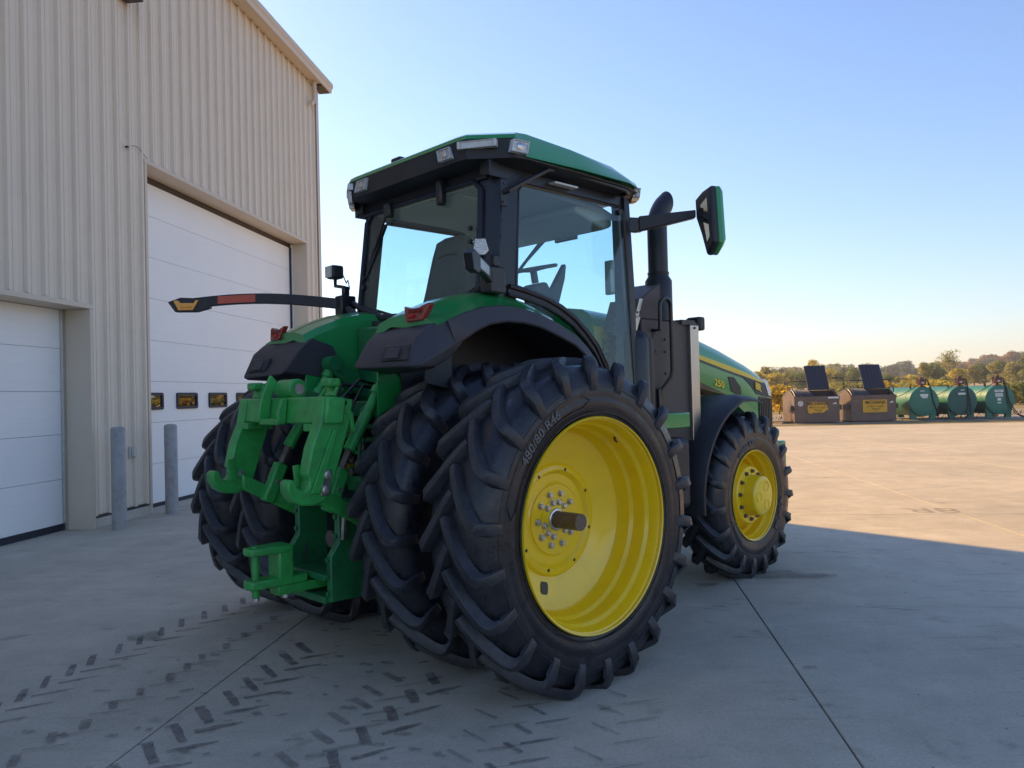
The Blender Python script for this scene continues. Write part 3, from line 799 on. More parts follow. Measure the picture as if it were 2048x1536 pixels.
polar_text('sidewall_lettering', 'AGRIBIB', .070, .470, yo-.001, rad(233), RUBLET, fw, inward=True)
polar_text('sidewall_lettering', 'MICHELIN', .074, .475, yo-.001, rad(116), RUBLET, fw, inward=True)
polar_text('hub_lettering', 'APL', .03, .125, -0.195-.073, rad(25), YELLOW, fw)

# ---- chassis, axles
ch = MB(); ch.box(-.45, 1.6, -.24, .24, .50, 1.20); ch.box(1.6, 3.9, -.22, .22, .55, 1.15)
ch.box(2.86, 3.24, -.60, .60, .56, .86)
ch.box(-.26, .26, -.62, .62, .76, 1.10)
ch.build('chassis', GREEND, TR, bevel=.03)
fb = MB(); fb.box(3.9, 4.52, -.20, .20, .62, 1.12); fb.box(4.40, 4.56, -.52, .30, .86, 1.12)
fb.build('front_support', GREEN, TR, bevel=.02)
eb = MB(); eb.box(1.7, 4.2, -.30, .30, 1.10, 1.66); eb.build('engine', BLACKM, TR, bevel=.02)
ft = MB(); ft.box(0.95, 2.05, -.98, -.35, .72, 1.30)
ft.build('fuel_tank', BLACKP, TR, bevel=.06, seg=3)
gb = MB(); gb.box(1.55, 2.08, -.955, -.60, 1.375, 1.50); gb.build('step_beam', GREEN, TR, bevel=.012)
sm = MB()
for z, x0 in ((.42, 1.15), (.74, 1.2), (1.05, 1.25)): sm.box(x0, x0+.5, -1.02, -.86, z, z+.035)
sm.box(1.14, 1.17, -1.02, -.90, .42, 1.3); sm.box(1.72, 1.75, -1.02, -.90, .42, 1.3)
sm.build('step', BLACKM, TR)

# ---- front fenders
for sg in (-1, 1):
    fm_ = MB(); rings = []
    pts_ = arc(3.05, .735, .865, 186, 120, 12) + [(2.84, 1.585), (3.0, 1.588), (3.14, 1.575), (3.20, 1.555)]
    for i, (x, z) in enumerate(pts_):
        nxt = pts_[min(i+1, len(pts_)-1)]; prv = pts_[max(i-1, 0)]
        T = Vector((nxt[0]-prv[0], nxt[1]-prv[1])).normalized(); Nn = Vector((-T.y, T.x))
        if i == 0: Nn = Vector((-1, .1)).normalized()
        ts = i/(len(pts_)-1); sc_ = lerp(1, .75, max(0, ts-.7)/.3)
        A = lambda o_, y_: (x + Nn.x*o_, sg*y_, z + Nn.y*o_)
        rings.append([A(-.006, .56), A(.030*sc_, .57), A(.050*sc_, .66), A(.052*sc_, .80), A(.036*sc_, .93), A(.0, .995), A(-.022, .998), A(-.018, .985), A(.018*sc_, .925), A(.034*sc_, .80), A(.034*sc_, .67), A(.012*sc_, .585)])
    fm_.loft(rings)
    fm_.build('front_fender', BLACKP, TR, smooth=50)
    MB().tube([(3.0, sg*.40, 1.0), (2.9, sg*.62, 1.25), (2.88, sg*.74, 1.55)], .022, 8).build('fender_bracket', BLACKM, TR)

# ---- hood
def hood_sec(x):
    # half width, top height, shoulder height, stripe top/bottom, side bottom
    K = [(1.42, .50, 2.37, 2.31, 1.68), (2.0, .50, 2.33, 2.26, 1.70), (2.6, .49, 2.26, 2.19, 1.72), (3.0, .475, 2.20, 2.12, 1.70), (3.5, .465, 2.08, 2.00, 1.62), (3.9, .46, 1.965, 1.885, 1.40), (4.0, .455, 1.94, 1.86, 1.20), (4.25, .44, 1.86, 1.79, 1.14), (4.45, .415, 1.765, 1.70, 1.13), (4.54, .37, 1.65, 1.59, 1.13)]
    for a, b in zip(K, K[1:]):
        if a[0] <= x <= b[0]:
            t = (x-a[0])/(b[0]-a[0]); return [lerp(p, q, t) for p, q in zip(a, b)][1:]
    return list(K[-1][1:])
hx = [1.42, 1.7, 2.0, 2.3, 2.6, 2.8, 3.0, 3.25, 3.5, 3.75, 3.9, 4.0, 4.12, 4.25, 4.35, 4.45, 4.50, 4.54]
rings = []
for x in hx:
    hw, zt, zs, zb = hood_sec(x)
    half = [(0, zt+.02), (hw*.45, zt+.012), (hw*.78, zt-.012), (hw*.93, zs), (hw*.985, zs-.05), (hw, zs-.16), (hw*1.0, lerp(zs-.16, zb, .5)), (hw*.985, zb)]
    rings.append([(x, y, z) for y, z in half] + [(x, -y, z) for y, z in reversed(half[1:])])
hood = MB().loft(rings, caps=True, closed=True).build('hood', GREEN, TR, smooth=30)
def hoodside(x, zz, o=.004, sg=-1):
    hw, zt, zs, zb = hood_sec(x)
    q = [(zs, hw*.93), (zs-.05, hw*.985), (zs-.16, hw), (lerp(zs-.16, zb, .5), hw), (zb, hw*.985)]
    yv = q[0][1] if zz > zs else q[-1][1]
    for a, b in zip(q, q[1:]):
        if b[0] <= zz <= a[0]: yv = lerp(a[1], b[1], (a[0]-zz)/max(1e-6, a[0]-b[0]))
    return Vector((x, sg*(yv+o), zz))
def side_patch(name, mat, top, bot, o=.004, sg=-1, thick=.004, sub=3):
    """strip on the hood flank between two lists of (x, z), subdivided so that it follows the panel"""
    def fine(l): return [(lerp(a[0], b[0], k/4), lerp(a[1], b[1], k/4)) for a, b in zip(l, l[1:]) for k in range(4)] + [l[-1]]
    T, B = fine(top), fine(bot); rings = []
    off = Vector((0, -sg*thick, 0))
    for (x0, z0), (x1, z1) in zip(T, B):
        col = [hoodside(lerp(x0, x1, k/sub), lerp(z0, z1, k/sub), o, sg) for k in range(sub+1)]
        rings.append(col + [c + off for c in reversed(col)])
    return MB().loft(rings).build(name, mat, hood, smooth=30)
for sg in (-1, 1):
    tp_ = [(1.43, 2.215), (1.95, 2.185), (2.4, 2.11), (2.92, 2.022), (3.5, 1.918), (3.9, 1.842), (4.17, 1.783), (4.30, 1.752)]
    bt_ = [(1.43, 2.01), (1.95, 1.975), (2.4, 2.01), (2.92, 1.982), (3.5, 1.868), (3.9, 1.795), (4.17, 1.748), (4.30, 1.735)]
    side_patch('yellow_stripe', YSTRIPE, tp_, bt_, sg=sg)
    side_patch('stripe_border', BLACKM, [(x, z-.001) for x, z in bt_], [(x, z-.024) for x, z in bt_], o=.003, sg=sg)
    side_patch('hood_vent', BLACKP, [(3.50, 1.805), (3.61, 1.80), (3.74, 1.70), (3.75, 1.64)], [(3.505, 1.79), (3.56, 1.66), (3.66, 1.625), (3.75, 1.625)], o=.005, sg=sg)
    side_patch('grille_surround', GREYP, [(3.74, 1.825), (3.95, 1.785), (4.21, 1.742), (4.36, 1.735), (4.45, 1.70)], [(3.75, 1.82), (3.95, 1.71), (4.07, 1.625), (4.30, 1.59), (4.46, 1.58)], o=.005, sg=sg)
    side_patch('headlight', LENS, [(4.27, 1.785), (4.36, 1.775), (4.43, 1.755)], [(4.36, 1.61), (4.41, 1.60), (4.46, 1.595)], o=.010, sg=sg)
    side_patch('grille_mesh', EXHM, [(4.12, 1.60), (4.3, 1.585), (4.53, 1.56)], [(4.12, 1.15), (4.3, 1.15), (4.53, 1.15)], o=.003, sg=sg)
    for k in range(9): side_patch('grille_slat', BLACKP, [(4.125+.045*k, 1.575), (4.150+.045*k, 1.572)], [(4.125+.045*k, 1.16), (4.150+.045*k, 1.16)], o=.010, sg=sg)
    side_patch('side_intake', BLACKM, [(2.45, 1.83), (2.91, 1.775), (3.2, 1.70), (3.45, 1.635)], [(2.45, 1.70), (2.91, 1.705), (3.2, 1.675), (3.46, 1.63)], o=.004, sg=sg)
p0 = hoodside(3.33, 1.735, .006)
text('hood_lettering', '250', .092, YSTRIPE, hood, p0, (1, .0, -.20), (0, 0, 1), .002, sx=1.3, bold=.003)
p0 = hoodside(4.10, 1.695, .014)
text('hood_lettering', '8R', .105, YSTRIPE, hood, p0, (1, .06, -.25), (0, 0, 1), .002, sx=1.15, bold=.004)
p0 = hoodside(1.83, 2.055, .008)
text('hood_lettering', 'JOHN DEERE', .105, BLACKM, hood, p0, (1, 0, -.06), (0, 0, 1), .002, sx=1.0, spacing=1.05, bold=.003)
MB().box(1.62, 1.72, -.51, -.497, 1.95, 2.22).build('hood_band', GREEND, hood, smooth=0)
gl = MB(); gl.box(4.05, 4.50, -.38, .38, 1.10, 1.5)
gl.build('grille_core', BLACKP, hood)

# ---- exhaust stack and its cover
ex = MB(); ex.box(1.66, 2.36, -.80, -.34, 1.20, 2.26)
exo = ex.build('exhaust_cover', COVERM, TR, bevel=.012)
MB().prism([(1.60, -.775, 2.262), (1.66, -.775, 2.40), (1.88, -.775, 2.53), (1.97, -.775, 2.575), (1.97, -.775, 2.262)], (0, .28, 0)).build('upper_shroud', COVERM, exo, bevel=.01)
MB().prism([(1.585, -.79, 2.262), (1.655, -.79, 2.42), (1.70, -.79, 2.42), (1.63, -.79, 2.262)], (0, .30, 0)).build('shroud_strip', STAINL, exo, smooth=0)
MB().prism([(1.52, -.79, 2.16), (1.60, -.79, 2.29), (1.66, -.79, 2.27), (1.60, -.79, 2.14)], (0, .30, 0)).build('shroud_strip', STAINL, exo, smooth=0)
MB().lathe([(1.35, .08), (1.36, .118), (2.08, .118), (2.13, .10), (2.16, .06)], 32, 'Z', (1.60, -.77, 0)).build('canister', BLACKM, exo)
MB().tube([(1.69, -.845, 1.4), (1.69, -.845, 2.1)], .035, 12).build('canister', BLACKM, exo)
MB().box(2.30, 2.425, -.835, -.36, 1.09, 2.235).build('front_strip', STAINL, exo, smooth=0, bevel=.006)
MB().prism([(2.19, -.825, 2.235), (2.19, -.825, 2.275), (2.37, -.825, 2.275), (2.425, -.825, 2.24)], (0, .44, 0)).build('strip_cap', COVERM, exo, smooth=0)
MB().prism([(1.80, -.806, 1.98), (1.90, -.806, 1.98), (1.90, -.806, 2.165), (1.80, -.806, 2.165)], (0, .005, 0)).build('service_panel', COVERM, exo, smooth=0, bevel=.001)
for x, z in ((1.83, 2.145), (1.83, 2.0), (1.97, 2.10), (1.97, 2.0), (1.97, 1.82), (1.99, 1.5), (1.64, 2.31), (2.36, 2.21)):
    MB().lathe([(0, .011), (-.007, .010), (-.009, .0005)], 10, c=(x, -.803 if x < 2.2 else -.836, z)).build('cover_bolt', BLACKM, exo)
hp = [(1.80, -.80, 2.17), (1.80, -.875, 2.17), (1.80, -.88, 2.36)] + [(1.875 + .075*math.cos(rad(a)), -.88, 2.36 + .07*math.sin(rad(a))) for a in range(165, -1, -15)] + [(1.95, -.88, 1.85), (1.945, -.87, 1.79), (1.87, -.82, 1.68), (1.87, -.81, 1.56)]
MB().tube(hp, .0165, 10).build('grab_handle', BLACKM, exo)
MB().box(1.83, 1.91, -.83, -.80, 1.52, 1.70).build('handle_foot', BLACKM, exo, bevel=.006)
px, py = 2.045, -.70
pipe = MB().lathe([(2.262, .112), (2.60, .112), (2.635, .090), (2.65, .086), (2.66, .086)], 40, 'Z', (px, py, 0)).build('exhaust_pipe', EXHM, TR)
cp = [(px, py, 2.64), (px, py, 2.68), (px, py, 2.98), (px, py, 3.06)] + [(px + .26*(1-math.cos(rad(a))), py - .02*a/60, 3.06 + .26*math.sin(rad(a))) for a in range(10, 56, 9)]
m = MB(); rings = []
for i, p in enumerate(cp):
    p = Vector(p); d = (Vector(cp[min(i+1, len(cp)-1)]) - Vector(cp[max(i-1, 0)])).normalized()
    if i == len(cp)-1: d = Vector((.985, -.1, .10)).normalized()     # slanted mouth
    sx = Vector((0, 1, 0)); sx = (sx - d*sx.dot(d)).normalized(); sy = d.cross(sx)
    rings.append([p + (sx*math.cos(2*math.pi*k/32) + sy*math.sin(2*math.pi*k/32)*(1.18 if i == len(cp)-1 else 1))*.083 for k in range(32)])
m.loft(rings, caps=False)
m.loft([[Vector(q)*1 + (Vector(cp[-1 if i else -2])-Vector(q))*.06 for q in r] for i, r in enumerate((rings[-2], rings[-1]))], caps=False)
m.build('stack_pipe', EXHM, pipe, smooth=40)
MB().lathe([(0, .09), (.012, .092), (.02, .088)], 36, 'Z', (px, py, 2.655)).build('pipe_band', BLACKM, pipe)
wl_ = MB(); wl_.box(2.50, 2.59, -.80, -.66, 2.20, 2.32)
wlo = wl_.build('work_light', BLACKP, TR, bevel=.018, seg=3)
MB().tube([(2.42, -.76, 2.06), (2.50, -.76, 2.10), (2.545, -.74, 2.20)], .016, 8).build('lamp_bracket', BLACKM, wlo)
for k in range(4): MB().box(2.485, 2.50, -.79+.036*k, -.775+.036*k, 2.215, 2.305).build('cooling_fin', BLACKP, wlo, smooth=0)

# ---- cab frame
cab = MB()
for sg in (-1, 1):
    sec = [(.015, .655), (.02, .77), (.075, .835), (.225, .842), (.225, .80), (.11, .785), (.06, .72), (.055, .655)]
    lo = [(x, sg*y, 2.28) for x, y in sec]; hi = [(x+.10, sg*(y-.045), 3.22) for x, y in sec]
    cab.loft([lo, hi])
    cab.loft([[(1.45, sg*.80, 1.3), (1.53, sg*.80, 1.3), (1.53, sg*.845, 1.3), (1.45, sg*.845, 1.3)], [(1.46, sg*.80, 2.4), (1.53, sg*.80, 2.4), (1.53, sg*.845, 2.4), (1.46, sg*.845, 2.4)], [(1.47, sg*.75, 3.2), (1.54, sg*.75, 3.2), (1.54, sg*.80, 3.2), (1.47, sg*.80, 3.2)]])
    cab.loft([[(.05, sg*.80, 3.12), (1.5, sg*.78, 3.12), (1.5, sg*.78, 3.24), (.05, sg*.80, 3.24)], [(.05, sg*.70, 3.15), (1.5, sg*.70, 3.15), (1.5, sg*.70, 3.24), (.05, sg*.70, 3.24)]])
# rear header and the V shaped lower rail
cab.loft([[(.085, y, 3.125), (.16, y, 3.125), (.17, y, 3.24), (.095, y, 3.24)] for y in (-.72, .72)])
vr = [(.02, .80, 2.44), (.02, .70, 2.38), (.02, .42, 2.28), (.02, .16, 2.265), (.02, -.16, 2.265), (.02, -.42, 2.28), (.02, -.70, 2.38), (.02, -.80, 2.44)]
cab.tube(vr, .022, 10)
cab.build('cab_frame', BLACKM, TR, smooth=40, bevel=.006)
lw = MB(); lw.prism([(-.02, .44, 1.5), (-.02, .44, 2.268), (-.02, .42, 2.262), (-.02, .16, 2.245), (-.02, -.16, 2.245), (-.02, -.42, 2.262), (-.02, -.44, 2.268), (-.02, -.44, 1.5)], (.06, 0, 0))
lw.build('cab_rear_wall', GREEN, TR, smooth=0)
MB().tube([(-.03, y, z-.05) for _, y, z in vr], .03, 8).build('lower_seal', BLACKP, TR)
fl = MB(); fl.box(.06, .95, -.42, .42, 1.45, 1.80); fl.box(.95, 1.55, -.72, .72, 1.45, 1.80)
fl.build('cab_floor', DARKIN, TR)
# side sill: curved black rail following the fender
dr = [(.16, -.845, 2.395), (.30, -.848, 2.375), (.50, -.85, 2.335), (.66, -.85, 2.28), (.80, -.85, 2.21), (.92, -.85, 2.12), (1.03, -.85, 2.02), (1.13, -.85, 1.87), (1.18, -.85, 1.7)]
MB().tube(dr, .017, 10).build('door_sill_rail', BLACKM, TR)
MB().tube([(x-.02, y-.01, z-.055) for x, y, z in dr], .012, 8).build('door_seal', BLACKP, TR)
MB().loft([[Vector(p), Vector(p) + Vector((-.02, -.005, -.055))] + [Vector(p) + Vector((-.02, .03, -.055)), Vector(p) + Vector((0, .03, 0))] for p in dr]).build('door_sill', BLACKP, TR)
# ---- glass
def gpoly(name, poly, t, parent=TR):
    return MB().slab(poly, t).build(name, GLASS, parent, smooth=0)
rw = gpoly('rear_window', [(.03, .70, 2.40), (.03, .42, 2.30), (.03, .16, 2.285), (.03, -.16, 2.285), (.03, -.42, 2.30), (.03, -.70, 2.40), (.09, -.665, 3.06), (.095, -.60, 3.125), (.095, .60, 3.125), (.09, .665, 3.06)], .006)
def ring_seal(name, poly, r, parent, mat=SEAL):
    p = [Vector(q) for q in poly]; p.append(p[0]); p.append(p[1])
    return MB().tube(p, r, 6, caps=False).build(name, mat, parent)
ring_seal('window_seal', [(.02, .71, 2.40), (.02, .42, 2.295), (.02, .16, 2.28), (.02, -.16, 2.28), (.02, -.42, 2.295), (.02, -.71, 2.40), (.082, -.675, 3.06), (.088, -.60, 3.13), (.088, .60, 3.13), (.082, .675, 3.06)], .022, rw)
for y, z in ((-.62, 2.80), (-.62, 2.71), (.665, 2.62), (.665, 2.55)):
    MB().tube([(.035, y, z), (.02, y, z)], .017, 12).build('window_button', BLACKM, rw)
MB().tube([(.055, .62, 2.72), (.045, .35, 3.08)], .008, 6).build('wiper_arm', BLACKM, rw)
MB().prism([(.055, .66, 2.63), (.055, .635, 2.63), (.08, .40, 2.99), (.08, .42, 3.01)], (-.016, 0, 0)).build('wiper_blade', BLACKM, rw, smooth=0)
MB().box(.03, .09, .31, .39, 3.04, 3.16).build('wiper_motor', BLACKM, rw, bevel=.015)
MB().box(.03, .09, -.31, -.25, 3.02, 3.20).build('window_latch', BLACKM, rw, bevel=.015)
for sg in (-1, 1):
    e = lambda x, z: (x, sg*(.835 - .05*(z-2.3)/.9), z)
    poly = [e(.235, 2.40), e(.50, 2.35), e(.67, 2.295), e(.81, 2.225), e(.93, 2.135), e(1.04, 2.035), e(1.14, 1.88), e(1.20, 1.5), e(1.455, 1.5), e(1.465, 3.08), e(1.42, 3.115), e(.36, 3.115), e(.31, 3.06)]
    dg = gpoly('cab_door', poly, .006)
    ring_seal('door_frame', [Vector(p) + Vector((0, sg*.004, 0)) for p in poly], .013, dg, BLACKM)
    MB().tube([e(1.405, 3.07), Vector(e(1.405, 3.07)) + Vector((0, sg*.025, 0))], .022, 12).build('door_hinge', BLACKM, dg)
    MB().box(1.27, 1.31, sg*.80-.012, sg*.80+.012, 2.44, 2.62).build('door_handle', PLASTW, dg, bevel=.006)
ws = gpoly('windshield', [(1.52, .70, 1.75), (1.52, -.70, 1.75), (1.66, -.66, 2.4), (1.60, -.64, 3.10), (1.60, .64, 3.10), (1.66, .66, 2.4)], .006)
MB().tube([(1.70, .72, 2.70), (1.69, .62, 2.82), (1.67, .25, 3.04), (1.66, .13, 3.13)], .010, 6).build('wiper_arm', BLACKM, ws)
MB().prism([(1.695, .70, 2.78), (1.695, .69, 2.75), (1.675, .27, 3.06), (1.675, .28, 3.08)], (.014, 0, 0)).build('wiper_blade', BLACKM, ws, smooth=0)
ap = MB()
for sg in (-1,):
    ap.loft([[(1.42, sg*.70, 1.6), (1.62, sg*.66, 1.6), (1.62, sg*.72, 1.6), (1.46, sg*.76, 1.6)], [(1.46, sg*.70, 2.25), (1.66, sg*.66, 2.25), (1.66, sg*.71, 2.25), (1.50, sg*.755, 2.25)], [(1.49, sg*.66, 3.15), (1.60, sg*.63, 3.15), (1.60, sg*.67, 3.15), (1.50, sg*.71, 3.15)]])
ap.build('windshield_pillar', DARKIN, TR)
# ---- interior
hl = MB(); hl.prism([(.14, -.69, 3.13), (.14, .69, 3.13), (.9, .67, 3.12), (1.35, .66, 3.10), (1.58, .62, 3.06), (1.58, -.62, 3.06), (1.35, -.66, 3.10), (.9, -.67, 3.12)], (0, 0, .05))
hlo = hl.build('headliner', LINER, TR, bevel=.02)
hf = MB(); hf.loft([[(.2, .28, 3.125), (.2, -.28, 3.125), (.2, -.3, 3.14), (.2, .3, 3.14)], [(.75, .26, 3.09), (.75, -.26, 3.09), (.75, -.28, 3.14), (.75, .28, 3.14)]]); hf.build('roof_hatch', LINER, hlo)
MB().prism([(1.05, -.66, 3.115), (1.52, -.64, 3.115), (1.52, -.64, 3.00), (1.42, -.64, 2.965), (1.05, -.66, 3.06)], (0, 1.28, 0)).build('overhead_console', LINER, hlo, bevel=.02)
seat = MB()
bk = [(.44, 2.02), (.40, 2.40), (.46, 2.78), (.49, 2.905), (.53, 2.93), (.575, 2.90), (.57, 2.55), (.58, 2.05)]
rings = []
for y in (-1, -.94, -.6, 0, .6, .94, 1):
    f = .86 if abs(y) == 1 else .97 if abs(y) > .9 else 1.0
    rings.append([(lerp(.5, x, f), y*lerp(.30, .17, max(0, (z-2.2)/.73)) + .15, 2.47 + (z-2.47)*f) for x, z in bk])
seat.loft(rings); so_ = seat.build('seat', SEATM, TR, smooth=45)
MB().box(.46, .98, -.12, .42, 1.98, 2.13).build('seat_cushion', SEATM, so_, bevel=.05, seg=3)
MB().tube([(.465, .30, 2.76), (.452, .15, 2.78), (.465, .0, 2.76)], .006, 6).build('seat_seam', BLACKM, so_)
MB().tube([(.465, .07, 2.12), (.462, .05, 2.5), (.50, .06, 2.88)], .005, 6).build('seat_seam', BLACKM, so_)
MB().box(.55, .95, -.30, -.16, 2.25, 2.36).build('armrest', DARKIN, TR, bevel=.03)
MB().box(.50, .90, .42, .52, 2.26, 2.36).build('armrest', DARKIN, TR, bevel=.03)
co = MB(); co.prism([(.55, .50, 2.10), (.75, .50, 2.52), (1.05, .50, 2.50), (1.12, .50, 2.10)], (0, .22, 0)); co.build('side_console', DARKIN, TR, bevel=.03)
MB().prism([(.62, .12, 2.2), (.60, .70, 2.2), (.60, .72, 2.40), (.64, .12, 2.36)], (.3, 0, 0)).build('storage_box', DARKIN, TR, bevel=.03)
st = MB().prism([(1.24, -.07, 2.0), (1.22, -.07, 2.50), (1.20, -.07, 2.58), (1.36, -.07, 2.62), (1.44, -.07, 2.5), (1.48, -.07, 2.0)], (0, .16, 0)).build('steering_column', DARKIN, TR, bevel=.025)
swc = Vector((1.27, .01, 2.725)); ax_ = Vector((-.20, 0, 1.0)).normalized(); e1 = Vector((0, 1, 0)); e2 = ax_.cross(e1)
MB().tube([swc + (e1*math.cos(2*math.pi*k/30) + e2*math.sin(2*math.pi*k/30))*.195 for k in range(31)], .015, 8).build('steering_wheel', DARKIN, TR)
sp_ = MB()
for a in (0, 120, 240): sp_.bar(swc - ax_*.02, swc + (e1*math.cos(rad(a)) + e2*math.sin(rad(a)))*.19, .035, .015, up=ax_)
sp_.tube([swc - ax_*.12, swc], .03, 10); sp_.build('wheel_spoke', DARKIN, st)
MB().tube([(1.18, -.02, 2.46), (1.09, -.10, 2.47), (1.06, -.14, 2.44)], .016, 8).build('stalk', DARKIN, st)
MB().box(1.02, 1.10, -.18, -.14, 2.38, 2.52).build('stalk', DARKIN, st, bevel=.01)
MB().prism([(1.42, -.07, 2.38), (1.36, -.07, 2.50), (1.43, -.07, 2.58), (1.585, -.07, 2.79), (1.60, -.07, 2.77), (1.58, -.07, 2.66), (1.52, -.07, 2.50), (1.48, -.07, 2.40)], (0, .05, 0)).build('display', DARKIN, TR, bevel=.008)
MB().box(1.43, 1.47, -.70, -.62, 2.45, 2.72).build('corner_monitor', PLASTW, TR, bevel=.01)
for k in range(3): MB().box(1.40, 1.44, -.735, -.70, 2.12+.05*k, 2.15+.05*k).build('control_lever', DARKIN, TR, bevel=.005)
im = MB().box(1.42, 1.45, -.34, -.10, 2.94, 3.03).build('interior_mirror', BLACKM, TR, bevel=.008)
MB().tube([(1.44, -.22, 3.0), (1.48, -.10, 3.04), (1.50, .05, 3.08)], .012, 6).build('mirror_arm', BLACKM, im)
MB().box(1.415, 1.4195, -.33, -.11, 2.95, 3.02).build('mirror_face', MIRG, im, smooth=0)

# ---- roof
half = [(-.075, 0), (-.075, .62), (-.065, .70), (.16, .935), (.24, .955), (.80, .955), (1.40, .92), (1.56, .87), (1.70, .72), (1.74, .3), (1.74, 0)]
full = half + [(x, -y) for x, y in reversed(half[1:-1])]
def rring(f, z, dx=0.0, zr=0.0):
    return [(lerp(.80, x, f)+dx, y*f, z + zr*max(0, x-.2)) for x, y in full]
def inset(d, zf):
    out = []
    for x, y in full:
        s = Vector((x-.80, y)); q = Vector((x-.80 - math.copysign(min(d, abs(s.x)), s.x)*(1 if abs(x-.8) > .35 else .25), y - (math.copysign(d, y) if y else 0)*(1 if abs(y) > .5 else .2)))
        out.append((q.x+.80, q.y, zf(x, y)))
    return out
lowz = lambda x, y: 3.362 if x < .13 else 3.36 if x < .20 else lerp(3.245, 3.275, min(1, (x-.24)/1.3)) if abs(y) > .7 else 3.28
roofm = MB()
roofm.loft([inset(.02, lambda x, y: lowz(x, y)-.002), inset(.0, lowz), inset(.012, lambda x, y: lowz(x, y)+.03), inset(.10, lambda x, y: 3.440 - .035*max(0, x-.3)), inset(.20, lambda x, y: 3.466 - .03*max(0, x-.3)), inset(.34, lambda x, y: 3.472 - .03*max(0, x-.3)), inset(.38, lambda x, y: 3.485 - .03*max(0, x-.3))])
roof = roofm.build('cab_roof', GREEN, TR, smooth=28)
bz = MB()
bz.loft([inset(.16, lambda x, y: 3.20), inset(.05, lambda x, y: 3.215), inset(.008, lambda x, y: 3.232), inset(.004, lambda x, y: lowz(x, y)+.004 if x < .2 else 3.240), inset(.03, lambda x, y: 3.37 if x < .2 else 3.24), inset(.22, lambda x, y: 3.38 if x < .2 else 3.25)])
bz.build('roof_underside', BLACKP, roof, smooth=28)
# rear lamps: two on the rear face and chamfer on each side, a long bar between
def lamp(name, c, xd, zd, w_, h_, skew, mat, d=.02):
    c, xd, zd = Vector(c), Vector(xd).normalized(), Vector(zd).normalized(); n = xd.cross(zd).normalized()
    q = [(-.5, -.5), (.5, -.5), (.5, .5), (-.5, .5)]
    outer = [c + xd*(a*w_ + b*skew) + zd*(b*h_) for a, b in q]
    hs = MB().loft([[p - n*.02 for p in outer], [p + n*d for p in outer], [c + (p-c)*.86 + n*d for p in outer], [c + (p-c)*.82 + n*(d-.012) for p in outer]])
    f_ = hs.build(name, WTAPE if mat is LENS else LENSBAR, roof, smooth=0, bevel=.003)
    MB().prism([c + (p-c)*.82 + n*(d-.014) for p in outer], n*.006).build('lens', mat, f_, smooth=0)
    if mat is LENS:
        m_ = MB(); rr_ = min(w_, h_)*.36
        rings = []
        for f, dn in ((1, -.010), (.9, .002), (.5, .008), (.05, .010)): rings.append([c + (xd*math.cos(2*math.pi*k/20)*rr_*f*1.05 + zd*math.sin(2*math.pi*k/20)*rr_*f) + n*(d+dn-.004) for k in range(20)])
        m_.loft(rings); m_.build('reflector_bowl', STEEL, f_, smooth=40)
    return f_
for sg in (-1, 1):
    lamp('work_light', (-.073, sg*.50, 3.300), (0, -1, 0), (.10, 0, 1), .135, .085, -sg*-.03, LENS)
    a = Vector((-.07, sg*.60, 3.322)); b = Vector((.09, sg*.875, 3.318)); d = (b-a)
    lamp('light_bar', (a+b)/2 + Vector((-.028, sg*.022, 0)), d if sg < 0 else -d, (0, 0, 1), .27, .048, .0, LENSBAR)
    lamp('work_light', (.185, sg*.945, 3.300), (1, sg*.12, 0) if sg < 0 else (-1, .12, 0), (0, -sg*.05, 1), .135, .085, .025 if sg < 0 else -.025, LENS)
    cl = MB().prism([(1.58, sg*.875, 3.20), (1.665, sg*.80, 3.20), (1.68, sg*.79, 3.27), (1.58, sg*.89, 3.275)], (-.03, -sg*.05, 0)); cl.build('corner_lamp', LENS, roof, bevel=.004)
    cl = MB().prism([(1.69, sg*.765, 3.20), (1.72, sg*.70, 3.20), (1.73, sg*.70, 3.27), (1.70, sg*.77, 3.27)], (-.03, -sg*.03, 0)); cl.build('corner_lamp', AMBER, roof, bevel=.004)
cl = MB().prism([(-.085, .66, 3.20), (-.05, .735, 3.20), (-.06, .74, 3.285), (-.09, .66, 3.29)], (.02, -.01, 0)); cl.build('corner_lamp', LENS, roof, bevel=.004)
cl = MB().prism([(-.03, .755, 3.18), (.05, .84, 3.18), (.045, .845, 3.26), (-.035, .76, 3.27)], (.03, -.03, 0)); cl.build('corner_lamp', LENS, roof, bevel=.004)
MB().box(.12, .20, .28, .40, 3.47, 3.52).build('antenna_base', BLACKP, roof, bevel=.015)
MB().box(.62, .86, -.86, -.80, 3.155, 3.168).build('underside_lamp', LENSBAR, roof, smooth=0)
# handrail along the roof edge
MB().tube([(.13, -.845, 3.01), (.135, -.885, 3.015), (.30, -.90, 3.11), (.50, -.905, 3.215), (.58, -.905, 3.235), (.70, -.905, 3.235), (1.36, -.90, 3.215), (1.42, -.88, 3.21), (1.42, -.82, 3.20)], .015, 10).build('roof_grab_rail', BLACKM, TR)
MB().box(.10, .16, -.852, -.838, 2.92, 3.10).build('rail_bracket', BLACKM, TR, bevel=.005)
for z in (3.07, 2.95, 2.83, 2.72):
    MB().lathe([(0, .011), (-.006, .009), (-.007, .0005)], 10, c=(.13 - (3.07-z)*.1, -.852 if z > 2.9 else -.848, z)).build('pillar_bolt', BLACKM, TR)

